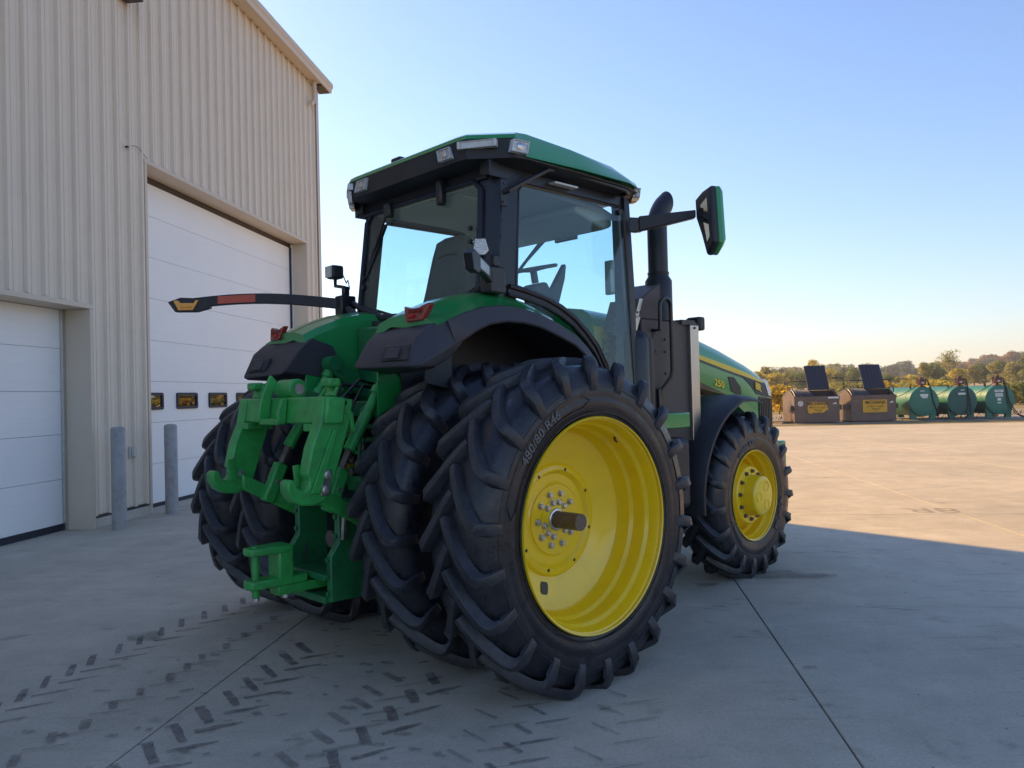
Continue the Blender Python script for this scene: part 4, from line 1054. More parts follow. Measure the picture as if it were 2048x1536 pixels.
# ---- rear fenders
for sg in (-1, 1):
    # stations along the arch: x, z of the outer lip's upper edge, lip depth, ridge height
    ST = [(-.62, 2.10, .16, 2.17), (-.51, 2.125, .145, 2.225), (-.38, 2.175, .125, 2.275), (-.26, 2.21, .115, 2.315), (-.10, 2.228, .108, 2.345), (.06, 2.222, .105, 2.35), (.22, 2.195, .10, 2.335), (.40, 2.14, .10, 2.29), (.57, 2.07, .09, 2.225), (.68, 1.995, .085, 2.13), (.77, 1.91, .08, 2.02), (.84, 1.80, .08, 1.88)]
    rings = []
    for x, z, dp, zr_ in ST:
        q = [(1.045, z), (1.01, z+.014), (.97, z+.022), (.90, lerp(z, zr_, .55)), (.82, lerp(z, zr_, .92)), (.74, zr_), (.58, zr_-.005), (.47, zr_-.03), (.435, zr_-.08), (.43, zr_-.60), (.445, zr_-.60), (.452, zr_-.10), (.60, zr_-.06), (.80, zr_-.08), (1.03, z-.045)]
        xo = -.0
        rings.append([(x, sg*y, zz) for y, zz in q])
    # rear closing ring is pulled in for a sloped tail
    fnd = MB().loft(rings).build('rear_fender', GREEN, TR, smooth=32)
    lipr = []
    for i, (x, z, dp, zr_) in [(0, (-.55, 2.112, .15, 2.2))] + list(enumerate(ST))[1:]:
        T = Vector((ST[min(i+1, 11)][0]-ST[max(i-1, 0)][0], ST[min(i+1, 11)][1]-ST[max(i-1, 0)][1])).normalized(); Nn = Vector((-T.y, T.x))
        lo = lambda d: (x - Nn.x*d, z - Nn.y*d)
        a, b, c2 = lo(0.0), lo(dp*.85), lo(dp*.95)
        lipr.append([(lo(-.006)[0], sg*1.035, lo(-.006)[1]), (a[0], sg*1.062, a[1]), (b[0], sg*1.092, b[1]), (c2[0], sg*1.085, c2[1]), (b[0], sg*1.06, b[1]), (lo(.03)[0], sg*1.02, lo(.03)[1]), (lo(.03)[0], sg*.90, lo(.03)[1]), (lo(.008)[0], sg*.90, lo(.008)[1])])
    MB().loft(lipr).build('fender_lip', GREYP, fnd, smooth=40)
    # rear extension: black moulded tail
    tl = MB()
    r0 = [(-.42, .40, 2.06), (-.50, 1.045, 2.125), (-.462, 1.09, 2.012), (-.44, 1.05, 1.985), (-.36, .90, 1.96), (-.37, .40, 1.97)]
    r1 = [(-.58, .41, 2.115), (-.63, 1.035, 2.10), (-.60, 1.095, 1.945), (-.55, 1.08, 1.905), (-.46, .90, 1.90), (-.40, .40, 1.92)]
    r2_ = [(-.68, .42, 2.03), (-.735, 1.00, 2.025), (-.70, 1.09, 1.90), (-.66, 1.08, 1.85), (-.55, .90, 1.84), (-.44, .41, 1.845)]
    r3 = [(-.79, .44, 1.875), (-.805, 1.02, 1.86), (-.77, 1.07, 1.862), (-.765, 1.065, 1.842), (-.66, .95, 1.83), (-.50, .43, 1.835)]
    r4 = [(-.79, .48, 1.855), (-.80, 1.02, 1.845), (-.77, 1.05, 1.845), (-.76, 1.04, 1.832), (-.67, .95, 1.824), (-.52, .45, 1.828)]
    tl.loft([[(x, sg*y, z) for x, y, z in r] for r in (r0, r1, r2_, r3, r4)])
    tlo = tl.build('fender_tail', GREYP, fnd, smooth=45, bevel=.012, seg=3)
    MB().prism([(-.752, sg*.72, 1.985), (-.757, sg*.98, 1.985), (-.805, sg*.99, 1.885), (-.80, sg*.72, 1.89)], (.05, 0, 0)).build('plug_recess', BLACKP, fnd, bevel=.01)
    MB().prism([(-.775, sg*.77, 1.965), (-.778, sg*.90, 1.965), (-.808, sg*.905, 1.90), (-.805, sg*.77, 1.903)], (.03, 0, 0)).build('plug_cover', GREYP, fnd, bevel=.006)
    # inner end of the wheel arch
    # tail lamp
    q = [(.735, 2.225), (.79, 2.21), (.80, 2.205), (.89, 2.205), (.90, 2.215), (.955, 2.228), (.968, 2.215), (.925, 2.125), (.79, 2.122), (.775, 2.13)]
    xx = lambda z: -.622 - (z-2.22)*-.02
    def tlp(s_, dx): return [(-.628 + (2.18-z)*-.25 + (y-.855)*.06 + .010 + dx, sg*(.855 + (y-.855)*s_), 2.175 + (z-2.175)*s_) for y, z in q]
    th = MB().loft([tlp(1.0, .03), tlp(1.0, -.004), tlp(.9, -.012)]).build('tail_light', REDL, fnd, smooth=0, bevel=.004)
    MB().box(-.650, -.625, min(sg*.80, sg*.86), max(sg*.80, sg*.86), 2.148, 2.165).build('reflex_reflector', REDD, th, smooth=0)
    for k in range(7): MB().box(-.638, -.620, sg*(.80+.017*k)-.004, sg*(.80+.017*k)+.004, 2.175, 2.20).build('lamp_rib', REDL, th, smooth=0)
    wl2 = []
    for x, z, dp, zr_ in ST: wl2.append([(x, sg*1.03, z-.050), (x, sg*.46, zr_-.105), (x, sg*.46, zr_-.125), (x, sg*1.03, z-.068)])
    MB().loft(wl2).build('arch_liner', BLACKP, fnd, smooth=40)
    MB().prism([(x, sg*.455, zr_-.12) for x, z, dp, zr_ in ST] + [(.84, sg*.455, 1.2), (-.45, sg*.455, 1.2), (-.45, sg*.455, 1.8)], (0, sg*.012, 0)).build('arch_inner_panel', BLACKP, fnd, smooth=0)
mp = MB().prism([(-.62, -.93, 1.86), (-.46, -.93, 1.985), (-.42, -.93, 2.0), (-.42, -.93, 1.72), (-.62, -.93, 1.76)], (0, .012, 0)).build('arch_side_panel', BLACKP, TR, smooth=0)
MB().lathe([(0, .022), (-.006, .022), (-.008, .010), (-.014, .010), (-.014, .0005)], 16, c=(-.455, -.93, 1.955)).build('panel_bolt', ZINC, TR)

# ---- extremity light arms on the rear pillars
for sg in (-1, 1):
    base = Vector((-.02, sg*.86, 2.43)); tip = Vector((-.90, sg*1.79, 2.455)) if sg > 0 else Vector((-.615, -1.36, 2.405))
    sg_k = 1 if sg > 0 else .35
    d = (tip-base); dn = d.normalized(); nrm = Vector((-dn.y, dn.x, 0)).normalized()
    if nrm.x > 0: nrm = -nrm
    n = 12; rings = []
    for k in range(n+1):
        t = k/n
        p = base + d*t + Vector((0, 0, .055*sg_k*math.sin(math.pi*t*.9)))
        hgt = lerp(.042, .040, t); 
        rings.append([p + nrm*.022 + Vector((0,0,hgt)), p - nrm*.022 + Vector((0,0,hgt)), p - nrm*.022 - Vector((0,0,hgt)), p + nrm*.022 - Vector((0,0,hgt))])
    ar = MB().loft(rings).build('light_arm', BLACKP, TR, smooth=40, bevel=.006)
    q = [(-.14, .045), (.10, .055), (.205, .02), (.145, -.062), (-.03, -.062), (-.14, -.032)]
    hp_ = [tip - dn*.05 + dn*a + Vector((0, 0, b + .012)) for a, b in q]
    MB().loft([[p + nrm*.026 for p in hp_], [p - nrm*.024 for p in hp_]]).build('lamp_housing', BLACKP, ar, smooth=0, bevel=.006)
    q = [(-.065, .038), (-.035, .038), (-.022, .016), (.085, .016), (.105, .038), (.145, .036), (.105, -.042), (-.015, -.042)]
    lp = [tip - dn*.04 + dn*a + Vector((0, 0, b + .006)) for a, b in q]
    al = MB().loft([[p + nrm*.027 for p in lp], [p + nrm*.033 for p in lp]]).build('amber_lamp', AMBER, ar, smooth=0, bevel=.003)
    for k in range(4):
        c = tip - dn*.04 + dn*(0.0+.026*k) + Vector((0, 0, -.010)) + nrm*.034
        m_ = MB(); m_.loft([[c + (dn*math.cos(2*math.pi*j/12) + Vector((0,0,1))*math.sin(2*math.pi*j/12))*r_ + nrm*e for j in range(12)] for r_, e in ((.012, -.002), (.010, .004), (.003, .006))]); m_.build('amber_cell', AMBER, al)
    def onarm(t0, t1, z0, z1, e, front=True):
        s_ = nrm if front else -nrm
        f = lambda t: base + d*t + Vector((0,0,.055*sg_k*math.sin(math.pi*t*.9)))
        return MB().prism([f(t0)+s_*e+Vector((0,0,z0)), f(t1)+s_*e+Vector((0,0,z0)), f(t1)+s_*e+Vector((0,0,z1)), f(t0)+s_*e+Vector((0,0,z1))], s_*.002)
    onarm(.56, .80, -.028, .032, .0225).build('reflective_tape', REDTAPE, ar, smooth=0)
    onarm(.30, .80, -.025, .030, .0225, False).build('reflective_tape', WTAPE, ar, smooth=0)
    m_ = MB(); m_.box(-.08, .06, min(sg*.82, sg*.92), max(sg*.82, sg*.92), 2.33, 2.50); m_.box(-.03, .03, min(sg*.86, sg*.90), max(sg*.86, sg*.90), 2.50, 2.58)
    m_.build('arm_bracket', BLACKM, TR, bevel=.012)
# work light standing on each arm bracket
wb = MB(); wb.box(-.06, .05, .97, 1.08, 2.655, 2.765)
wlo = wb.build('work_light', BLACKP, TR, bevel=.02, seg=3)
MB().box(-.070, -.0605, .98, 1.07, 2.665, 2.755).build('lens', LENSBAR, wlo, smooth=0)
MB().tube([(0, 1.03, 2.66), (0, 1.03, 2.60), (0, .90, 2.575), (0, .88, 2.50)], .015, 8).build('lamp_bracket', BLACKM, wlo)
MB().tube([(.05, 1.0, 2.70), (.06, .96, 2.62), (.05, .92, 2.64), (.04, .88, 2.56)], .005, 6).build('lamp_cable', BLACKM, wlo)
# near side: headlamp shaped work light turned to the rear
fd = Vector((-.70, -.71, 0)).normalized(); rt = Vector((fd.y, -fd.x, 0))
c = Vector((-.16, -.93, 2.605))
oc = [(-.5, -.25), (-.25, -.5), (.25, -.5), (.5, -.25), (.36, .5), (-.30, .5)]
wl3 = MB().loft([[c - fd*.09 + (rt*a + Vector((0,0,b)))*.05 for a, b in oc], [c - fd*.02 + (rt*a + Vector((0,0,b)))*.115 for a, b in oc], [c + fd*.01 + (rt*a + Vector((0,0,b)))*.115 for a, b in oc]]).build('work_light', BLACKP, TR, smooth=0, bevel=.004)
MB().prism([c + fd*.0105 + (rt*a + Vector((0,0,b)))*.098 for a, b in oc], fd*.006).build('lens', LENS, wl3, smooth=0)
MB().tube([c - fd*.04 - Vector((0,0,.05)), Vector((-.12, -.93, 2.50)), Vector((-.05, -.88, 2.45))], .014, 8).build('lamp_bracket', BLACKM, wl3)

# ---- mirrors
for sg in (-1, 1):
    MB().loft([[(1.47, sg*.845, 2.915), (1.53, sg*.845, 2.915), (1.53, sg*.845, 3.035), (1.47, sg*.845, 3.035)], [(1.52, sg*.90, 2.92), (1.57, sg*.89, 2.92), (1.57, sg*.89, 3.03), (1.52, sg*.90, 3.03)]]).build('mirror_hinge', BLACKM, TR, bevel=.006)
    n_ = Vector((-.86, -sg*.51, 0)).normalized(); w_ = Vector((-n_.y*-sg*-1, 0, 0))
    w_ = Vector((-.51, sg*.86, 0)).normalized(); mc = Vector((1.86, sg*1.27, 2.98))
    A = [(1.52, .905, 2.925, 3.04), (1.70, 1.05, 2.975, 3.065), (1.86, 1.20, 3.025, 3.085)]
    arm = MB().loft([[(x, sg*y, z0), (x+.05, sg*(y-.05), z0), (x+.05, sg*(y-.05), z1), (x, sg*y, z1)] for x, y, z0, z1 in A]).build('mirror_arm', BLACKP, TR, smooth=40, bevel=.008)
    ol = [(-.115, .20), (.0, .235), (.13, .245), (.165, -.19), (.12, -.235), (.06, -.275), (-.02, -.10), (-.105, .05)]
    def mring(s_, dn_, sh=0): return [mc + w_*(a*s_ + sh) + Vector((0,0,b*s_)) - n_*dn_ for a, b in ol]
    mh = MB().loft([mring(.94, -.015), mring(1.0, 0), mring(1.0, .035)]).build('mirror_head', BLACKP, TR, smooth=0, bevel=.006)
    MB().loft([mring(1.0, .0355), mring(1.0, .072), mring(.86, .105)]).build('mirror_back_cover', GREEN, mh, smooth=0, bevel=.008)
    g_ = [(-.02, .13), (.085, .165), (.115, -.14), (.075, -.17), (.02, .0)]
    MB().prism([mc + w_*a + Vector((0,0,b)) + n_*.0155 for a, b in g_], n_*.003).build('mirror_glass', MIRG, mh, smooth=0)
    MB().box(mc.x-.03, mc.x+.03, mc.y-.03, mc.y+.03, mc.z+.04, mc.z+.10).build('mirror_pivot', BLACKM, mh)

# ---- rear hitch
rh = MB()
rh.prism([(-.60, -.30, .43), (-.60, -.30, 1.0), (-.25, -.30, 1.1), (-.25, -.30, .43)], (0, .60, 0))
rho = rh.build('axle_housing', BLACKP, TR, bevel=.02)
for sg in (-1, 1):
    up = MB().prism([(-.88, sg*.22, .42), (-.88, sg*.22, .70), (-.82, sg*.22, .78), (-.82, sg*.22, .98), (-.55, sg*.22, 1.02), (-.50, sg*.22, .42)], (0, sg*.055, 0)).build('side_plate', GREEND, rho, bevel=.008)
    MB().prism([(-.62, sg*.30, .40), (-.55, sg*.33, .62), (-.58, sg*.31, .95), (-.50, sg*.30, .95), (-.44, sg*.33, .62), (-.48, sg*.30, .40)], (0, sg*.04, 0)).build('rib_casting', GREEND, rho, bevel=.012)
    b1 = None
    for z in (.47, .58, .68, .82, .94):
        MB().tube([(-.895 if z < .72 else -.835, sg*.245, z), (-.875 if z < .72 else -.815, sg*.245, z)], .016, 6).build('plate_bolt', GREEND, rho, smooth=0)
MB().box(-.90, -.60, -.225, .225, .545, .585).build('cross_plate', GREEND, rho, bevel=.006)
MB().box(-.90, -.60, -.225, .225, .405, .45).build('cross_plate', GREEND, rho, bevel=.006)
MB().box(-.82, -.60, -.215, .215, .99, 1.02).build('cross_plate', GREEND, rho, bevel=.006)
MB().box(-.61, -.602, -.215, .215, .59, .99).build('back_plate', BLACKM, rho, smooth=0)
MB().tube([(-.60, 0, .76), (-.72, 0, .76)], .055, 20).build('pto_shaft', DULLST, rho)
for y, z in ((.10, .88), (-.12, .66), (.12, .63), (-.08, .90)):
    MB().tube([(-.612, y, z), (-.622, y, z)], .012, 8).build('plate_bolt', ZINC, rho)
db_ = MB(); db_.box(-1.12, -.45, -.06, .06, .47, .53)
dbo = db_.build('drawbar', GREENW, TR, bevel=.008)
MB().box(-1.12, -1.02, -.075, .075, .53, .76).build('hammer_strap_block', GREENW, dbo, bevel=.012)
MB().prism([(-1.29, -.06, .735), (-1.31, 0, .735), (-1.29, .06, .735), (-1.10, .085, .735), (-1.02, .075, .735), (-1.02, -.075, .735), (-1.10, -.085, .735)], (0, 0, .045)).build('clevis_plate', GREENW, dbo, bevel=.012, seg=3)
MB().prism([(-1.29, -.06, .53), (-1.31, 0, .53), (-1.29, .06, .53), (-1.10, .075, .53), (-.92, .07, .53), (-.92, -.07, .53), (-1.10, -.075, .53)], (0, 0, .055)).build('clevis_plate', GREENW, dbo, bevel=.012)
MB().tube([(-1.24, 0, .48), (-1.24, 0, .79)], .024, 14).build('hitch_pin', GREENW, dbo)
for x, y in ((-1.07, -.05), (-1.07, .05), (-1.24, 0)):
    MB().tube([(x, y, .455), (x, y, .475)], .022, 6).build('pin_nut', ZINC, dbo, smooth=0)
# quick coupler frame
qc = MB()
qc.loft([[(-1.075, y, 1.535), (-1.055, y, 1.695), (-.93, y, 1.685), (-.95, y, 1.53)] for y in (-.57, .57)])
qco = qc.build('hitch_coupler', GREENW, TR, bevel=.012)
leg = [(-1.065, 1.685), (-.865, 1.675), (-.895, 1.52), (-1.005, 1.20), (-1.03, 1.13), (-1.075, 1.085), (-1.14, 1.068), (-1.22, 1.078), (-1.275, 1.110), (-1.305, 1.165), (-1.305, 1.215), (-1.28, 1.232), (-1.255, 1.222), (-1.245, 1.19), (-1.225, 1.168), (-1.20, 1.162), (-1.178, 1.176), (-1.168, 1.22), (-1.185, 1.25), (-1.15, 1.40), (-1.095, 1.53)]
for sg in (-1, 1):
    MB().prism([(x, sg*.445, z) for x, z in leg], (0, sg*.10, 0)).build('coupler_leg', GREENW, qco, bevel=.012)
    MB().prism([(-1.17, sg*.549, 1.14), (-1.11, sg*.549, 1.14), (-.985, sg*.549, 1.50), (-1.015, sg*.549, 1.50)], (0, sg*.014, 0)).build('stiffener_rib', GREENW, qco, bevel=.004)
    MB().box(-1.10, -.99, min(sg*.36, sg*.45), max(sg*.36, sg*.45), 1.49, 1.535).build('latch_bracket', GREENW, qco, bevel=.006)
    MB().bar((-1.19, sg*.43, 1.30), (-1.175, sg*.43, 1.16), .02, .035, (1, 0, 0)).build('latch_tongue', GREENW, qco)
    MB().bar((-.98, sg*.47, 1.695), (-.94, sg*.47, 1.79), .10, .02, (1, 0, 0)).build('latch_handle', GREENW, qco, bevel=.004)
    MB().box(-1.02, -.94, min(sg*.43, sg*.53), max(sg*.43, sg*.53), 1.75, 1.80).build('latch_handle', GREENW, qco, bevel=.012)
    MB().tube([(-.98, sg*.36, 1.69), (-.95, sg*.38, 1.74), (-.95, sg*.45, 1.78)], .012, 8).build('latch_rod', GREENW, qco)
    for x, z, mt, r_ in ((-.93, 1.655, BLACKM, .017), (-.955, 1.565, BLACKM, .017), (-1.03, 1.58, GREENW, .018), (-.905, 1.60, GREENW, .018)):
        MB().lathe([(0, r_), (-.006, r_*.95), (-.007, .0005)], 12, c=(x, sg*.546 - (.0 if sg < 0 else -.007), z)).build('leg_bolt', mt, qco)
st_ = MB().prism([(-1.105, -.551, 1.12), (-1.045, -.551, 1.125), (-1.03, -.551, 1.27), (-1.085, -.551, 1.275)], (0, -.007, 0)).build('steel_link', STEEL, qco, bevel=.006)
for x, z in ((-1.077, 1.155), (-1.06, 1.24)): MB().lathe([(0, .026), (-.008, .024), (-.010, .014), (-.020, .012), (-.020, .0005)], 16, c=(x, -.559, z)).build('link_bolt', ZINC, qco)
MB().lathe([(0, .024), (-.006, .022), (-.007, .0005)], 14, c=(-1.11, .443, 1.20)).build('leg_bolt', ZINC, qco)
hk = [(-1.06, 1.695), (-1.02, 1.80), (-1.06, 1.84), (-1.12, 1.72), (-1.15, 1.60), (-1.145, 1.54), (-1.08, 1.53)]
MB().prism([(x, .095, z) for x, z in hk], (0, .032, 0)).build('top_hook', GREENW, qco, bevel=.006)
MB().prism([(x, -.115, z) for x, z in [(-1.06, 1.69), (-1.10, 1.685), (-1.13, 1.60), (-1.125, 1.53), (-1.08, 1.53)]], (0, .032, 0)).build('top_hook', GREENW, qco, bevel=.006)
MB().box(-1.14, -1.075, -.11, .12, 1.525, 1.565).build('hook_web', GREENW, qco, bevel=.008)
cy_ = MB().tube([(-.98, -.105, 1.745), (-.98, .105, 1.745)], .065, 24).build('top_link_pin', GREENW, qco, bevel=.01)
MB().tube([(-.98, -.106, 1.745), (-.98, -.116, 1.745)], .034, 16).build('pin_cap', ZINC, qco)
# top link, lift arms, rods, lower links
MB().bar((-.90, .0, 1.72), (-.42, 0, 1.55), .07, .07).build('top_link', GREEND, TR, bevel=.015)
for sg in (-1, 1):
    la = MB().bar((-.05, sg*.33, 1.62), (-.47, sg*.33, 1.93), .07, .12).build('lift_arm', GREEND, TR, bevel=.02)
    MB().tube([(-.47, sg*.28, 1.93), (-.47, sg*.39, 1.93)], .055, 16).build('arm_boss', GREEND, la)
    lr = MB(); lr.tube([(-.46, sg*.36, 1.90), (-.66, sg*.37, 1.58)], .030, 12); lr.tube([(-.66, sg*.37, 1.58), (-.80, sg*.38, 1.36)], .038, 12)
    lro = lr.build('lift_rod', GREENW, TR)
    MB().tube([(-.80, sg*.38, 1.36), (-.86, sg*.38, 1.24)], .022, 12).build('threaded_rod', DULLST, lro)
    MB().bar((-.855, sg*.38, 1.25), (-.96, sg*.39, 1.00), .075, .085, (1, 0, 0)).build('rod_clevis', GREENW, lro, bevel=.015)
    MB().tube([(-.90, sg*.33, 1.13), (-.90, sg*.43, 1.13)], .016, 10).build('clevis_pin', ZINC, lro)
    ll = MB(); ll.loft([[(-1.12, sg*(y+.0), z) for y, z in ((.40, 1.10), (.46, 1.10), (.46, 1.20), (.40, 1.20))], [(-.75, sg*y, z) for y, z in ((.37, .89), (.43, .89), (.43, 1.0), (.37, 1.0))], [(-.30, sg*y, z) for y, z in ((.30, .66), (.36, .66), (.36, .77), (.30, .77))]])
    ll.build('lower_link', GREENW, TR, bevel=.012)
# hydraulic outlets
hs_ = MB().box(-.56, -.36, -.36, -.06, 1.12, 1.66).build('valve_stack', GREEND, TR, bevel=.01)
for k in range(5):
    for j in range(2):
        z = 1.20 + .085*k
        MB().tube([(-.56, -.29 + .13*j, z), (-.64, -.29 + .13*j, z)], .030, 14).build('coupler_socket', BLACKM, hs_)
        MB().tube([(-.64, -.29 + .13*j, z), (-.648, -.29 + .13*j, z)], .022, 12).build('dust_cap', DULLST, hs_)
MB().tube([(-.45, -.30, 1.72), (-.66, -.31, 1.60), (-.68, -.31, 1.30), (-.64, -.30, 1.15), (-.55, -.28, 1.10)], .013, 8).build('hydraulic_hose', GREEND, TR)
MB().tube([(-.42, -.27, 1.72), (-.62, -.28, 1.62), (-.63, -.28, 1.28), (-.55, -.28, 1.15)], .013, 8).build('hydraulic_hose', GREEND, TR)
MB().tube([(-.40, .26, 1.70), (-.52, .27, 1.45), (-.50, .22, 1.15), (-.45, .2, 1.0)], .016, 8).build('hydraulic_hose', BLACKM, TR)
MB().box(-.50, -.10, -.40, .40, 1.40, 1.60).build('hitch_frame', GREEND, TR, bevel=.02)
MB().box(-.20, -.05, -.42, .42, 1.05, 2.2).build('rear_bulkhead', GREEND, TR, bevel=.02)
MB().tube([(-.14, .415, 1.62), (-.14, .415, 2.18)], .012, 8).build('bulkhead_edge', GREENW, TR)

# loose lines and fittings round the hitch
for i, (pts_, r_, mt) in enumerate([
    ([(-.30, -.20, 1.72), (-.58, -.22, 1.76), (-.70, -.24, 1.60), (-.66, -.24, 1.36)], .012, BLACKM),
    ([(-.30, -.12, 1.74), (-.55, -.13, 1.80), (-.72, -.15, 1.66), (-.70, -.16, 1.40), (-.64, -.16, 1.28)], .012, BLACKM),
    ([(-.28, .10, 1.75), (-.52, .13, 1.78), (-.62, .16, 1.55), (-.55, .18, 1.20), (-.60, .20, 1.02)], .013, BLACKM),
    ([(-.30, -.36, 1.55), (-.42, -.40, 1.35), (-.40, -.38, 1.05), (-.50, -.33, .96)], .011, GREEND),
    ([(-.60, .22, .98), (-.70, .24, .90), (-.75, .23, .74), (-.80, .2, .62)], .008, BLACKM)]):
    MB().tube(pts_, r_, 8).build('hydraulic_hose', mt, TR)
for y, z in ((-.36, 1.80), (-.36, 1.62), (.30, 1.74), (.30, 1.56)):
    MB().tube([(-.42, y, z), (-.50, y, z)], .026, 6).build('hose_fitting', GREENW, TR, smooth=0)
for sg in (-1, 1):
    for t in (.15, .55):
        p = Vector((-.46, sg*.36, 1.90)).lerp(Vector((-.66, sg*.37, 1.58)), t)
        MB().tube([p + Vector((.012, 0, .02)), p - Vector((.012, 0, .02))], .042, 12).build('rod_collar', GREENW, TR)
    ring = [(-.49 - .03*math.cos(a), sg*.41, 1.78 + .03*math.sin(a)) for a in [k*.5236 for k in range(13)]]
    MB().tube(ring, .004, 6).build('linch_pin', ZINC, TR)
    MB().prism([(-.90, sg*.545, 1.60), (-.885, sg*.545, 1.48), (-.88, sg*.49, 1.48), (-.89, sg*.49, 1.60)], (.03, 0, 0)).build('gusset', GREENW, TR, bevel=.004)
MB().tube([(-.40, -.31, 1.0), (-.70, -.33, .98), (-.95, -.385, 1.06)], .020, 8).build('sway_block', GREEND, TR)
MB().prism([(-.81, -.28, .80), (-.81, -.30, .96), (-.79, -.30, .96), (-.79, -.28, .80)], (0, -.03, 0)).build('hose_clip', ZINC, TR)

# ================================================================== YARD BEHIND
# ---- dumpsters: local x to the right along the front, y to the back
def dumpster(x, y, ang, label, torn, lid_tilt):
    d = empty('dumpster', (x, y, -0.02), rad(ang))
    tag(d, label, 'dumpster', 'dumpsters at the yard edge')
    W, D, H, HB, RZ = 2.12, 1.70, 1.22, 1.28, 1.58
    hw = W/2
    b = MB()
    sidep = [(0, 0.06), (0, H), (.62, RZ), (D, HB), (D, 0.06)]
    for sx in (-hw, hw-.04):
        b.prism([(sx, q, z) for q, z in sidep], (.04, 0, 0))
    b.box(-hw+.041, hw-.041, 0, .03, .06, H); b.box(-hw+.041, hw-.041, D-.03, D, .06, HB); b.box(-hw+.041, hw-.041, .031, D-.031, .06, .10)
    b.box(-hw-.03, hw+.03, -.03, .045, H-.001, H+.06)
    body = b.build('body', DUMPB, d, smooth=0, bevel=.008)
    for sx in (-1, 1):
        MB().box(min(sx*hw, sx*(hw+.16)), max(sx*hw, sx*(hw+.16)), .12, .62, .62, .86).build('fork_pocket', DUMPB, d, smooth=0, bevel=.01)
        MB().box(min(sx*(hw+.001), sx*(hw+.14)), max(sx*(hw+.001), sx*(hw+.14)), .100, .119, .64, .84).build('pocket_opening', BLACKM, d, smooth=0)
    for q in (.2, D-.3): MB().box(-hw+.1, hw-.1, q, q+.14, 0, .058).build('skid', DUMPB, d, smooth=0)
    MB().box(-hw-.004, hw+.02, -.015, -.001, H-.12, H-.002).build('rim_flange', DUMPB, d, smooth=0)
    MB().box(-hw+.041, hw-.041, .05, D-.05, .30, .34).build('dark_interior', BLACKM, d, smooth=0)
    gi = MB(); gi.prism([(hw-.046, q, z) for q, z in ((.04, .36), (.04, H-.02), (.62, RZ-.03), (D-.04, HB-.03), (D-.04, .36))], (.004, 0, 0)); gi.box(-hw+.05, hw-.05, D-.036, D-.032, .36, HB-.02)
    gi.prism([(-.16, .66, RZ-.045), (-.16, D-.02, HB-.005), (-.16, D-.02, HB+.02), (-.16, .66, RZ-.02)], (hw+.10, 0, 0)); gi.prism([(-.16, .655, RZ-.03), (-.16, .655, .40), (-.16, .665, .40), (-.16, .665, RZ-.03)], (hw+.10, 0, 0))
    gi.build('shade_lining', SHADEIN, d, smooth=0)  # added dark sheets paint the shade under the lid; includes the back leaf
    # closed lid over the first half: ribbed plastic, front and back leaves
    lid = MB()
    def leaf(y0, z0, y1, z1, bulge):
        n, k = 48, 5; g = []
        for i in range(n+1):
            xx = lerp(-hw+.02, -.17, i/n); rib = .035*max(0, math.sin(2*math.pi*(i/n)*7))**.6
            g.append([Vector((xx, lerp(y0, y1, j/k), lerp(z0, z1, j/k) + bulge*math.sin(math.pi*j/k) + rib + .012)) for j in range(k+1)])
        rings = [[*r, *[v - Vector((0, 0, .02)) for v in reversed(r)]] for r in g]
        lid.loft(rings)
    leaf(-.02, H+.06, .62, RZ, .07); leaf(.64, RZ, D, HB+.03, .03)
    lid.build('closed_lid', LIDM, d, smooth=40)
    # open lid standing up from the ridge
    a = rad(lid_tilt); up = Vector((.03, math.sin(a), math.cos(a)))
    ol = MB(); n = 36; rings = []
    nb = Vector((0, math.cos(a), -math.sin(a)))
    for i in range(n+1):
        xx = lerp(-.15, .86, i/n); dp = .030*max(0, math.sin(2*math.pi*(i/n)*6))**.7
        p = Vector((xx, .64, RZ + .02))
        rings.append([p - nb*.0 - nb*dp*.3, p + up*.62 - nb*(dp+.004), p + up*1.36 - nb*dp*.3, p + up*1.36 + nb*.03, p + nb*.03])
    ol.loft(rings); ol.build('open_lid', LIDM, d, smooth=40)
    MB().tube([(-hw-.02, .63, RZ+.01), (hw+.02, .63, RZ+.01)], .018, 8).build('hinge_rod', BLACKM, d)
    MB().prism([(hw-.041, .05, H+.06), (hw-.041, .62, RZ-.01), (hw-.041, .62, RZ-.30), (hw-.041, .05, H)], (-.02, 0, 0)).build('end_gusset', SHADEIN, d, smooth=0)
    # front sign
    def onfront(x_, z_): return Vector((x_, -.034, z_))
    MB().box(-.52, .62, -.030, -.0155, .44, 1.06).build('sign_backing', DUMPB, d, smooth=0)
    if torn:
        out = [(-.45, .52), (-.42, .60), (-.46, .70), (-.43, .86), (-.44, 1.0), (-.30, 1.02), (-.1, 1.03), (.05, 1.0), (.22, 1.01), (.42, .99), (.44, .90), (.50, .72), (.52, .60), (.42, .64), (.36, .55), (.28, .50), (.10, .52), (-.05, .49), (-.18, .52), (-.28, .46)]
        off = 0.0
    else:
        out = [(-.50, .46), (.60, .46), (.62, .48), (.62, 1.04), (.60, 1.06), (-.50, 1.06), (-.52, 1.04), (-.52, .48)]; off = .05
    sg_ = MB().prism([onfront(a_, b_) for a_, b_ in out], (0, .003, 0)).build('sign', SIGNY, d, smooth=0)
    fr = lambda a_, b_: (a_, -.0352, b_)
    text('sign_lettering', 'MICHIANA', .215, SIGNK, sg_, fr(off+.02, .93), (1, 0, 0), (0, 0, 1), .001, sx=.92, bold=.006)
    text('sign_lettering', 'RECYCLING & DISPOSAL', .085, SIGNK, sg_, fr(off+.03, .745), (1, 0, 0), (0, 0, 1), .001, sx=.86)
    text('sign_lettering', 'SERVICES', .088, SIGNK, sg_, fr(off+.03, .625), (1, 0, 0), (0, 0, 1), .001, sx=.95)
    tri = MB()
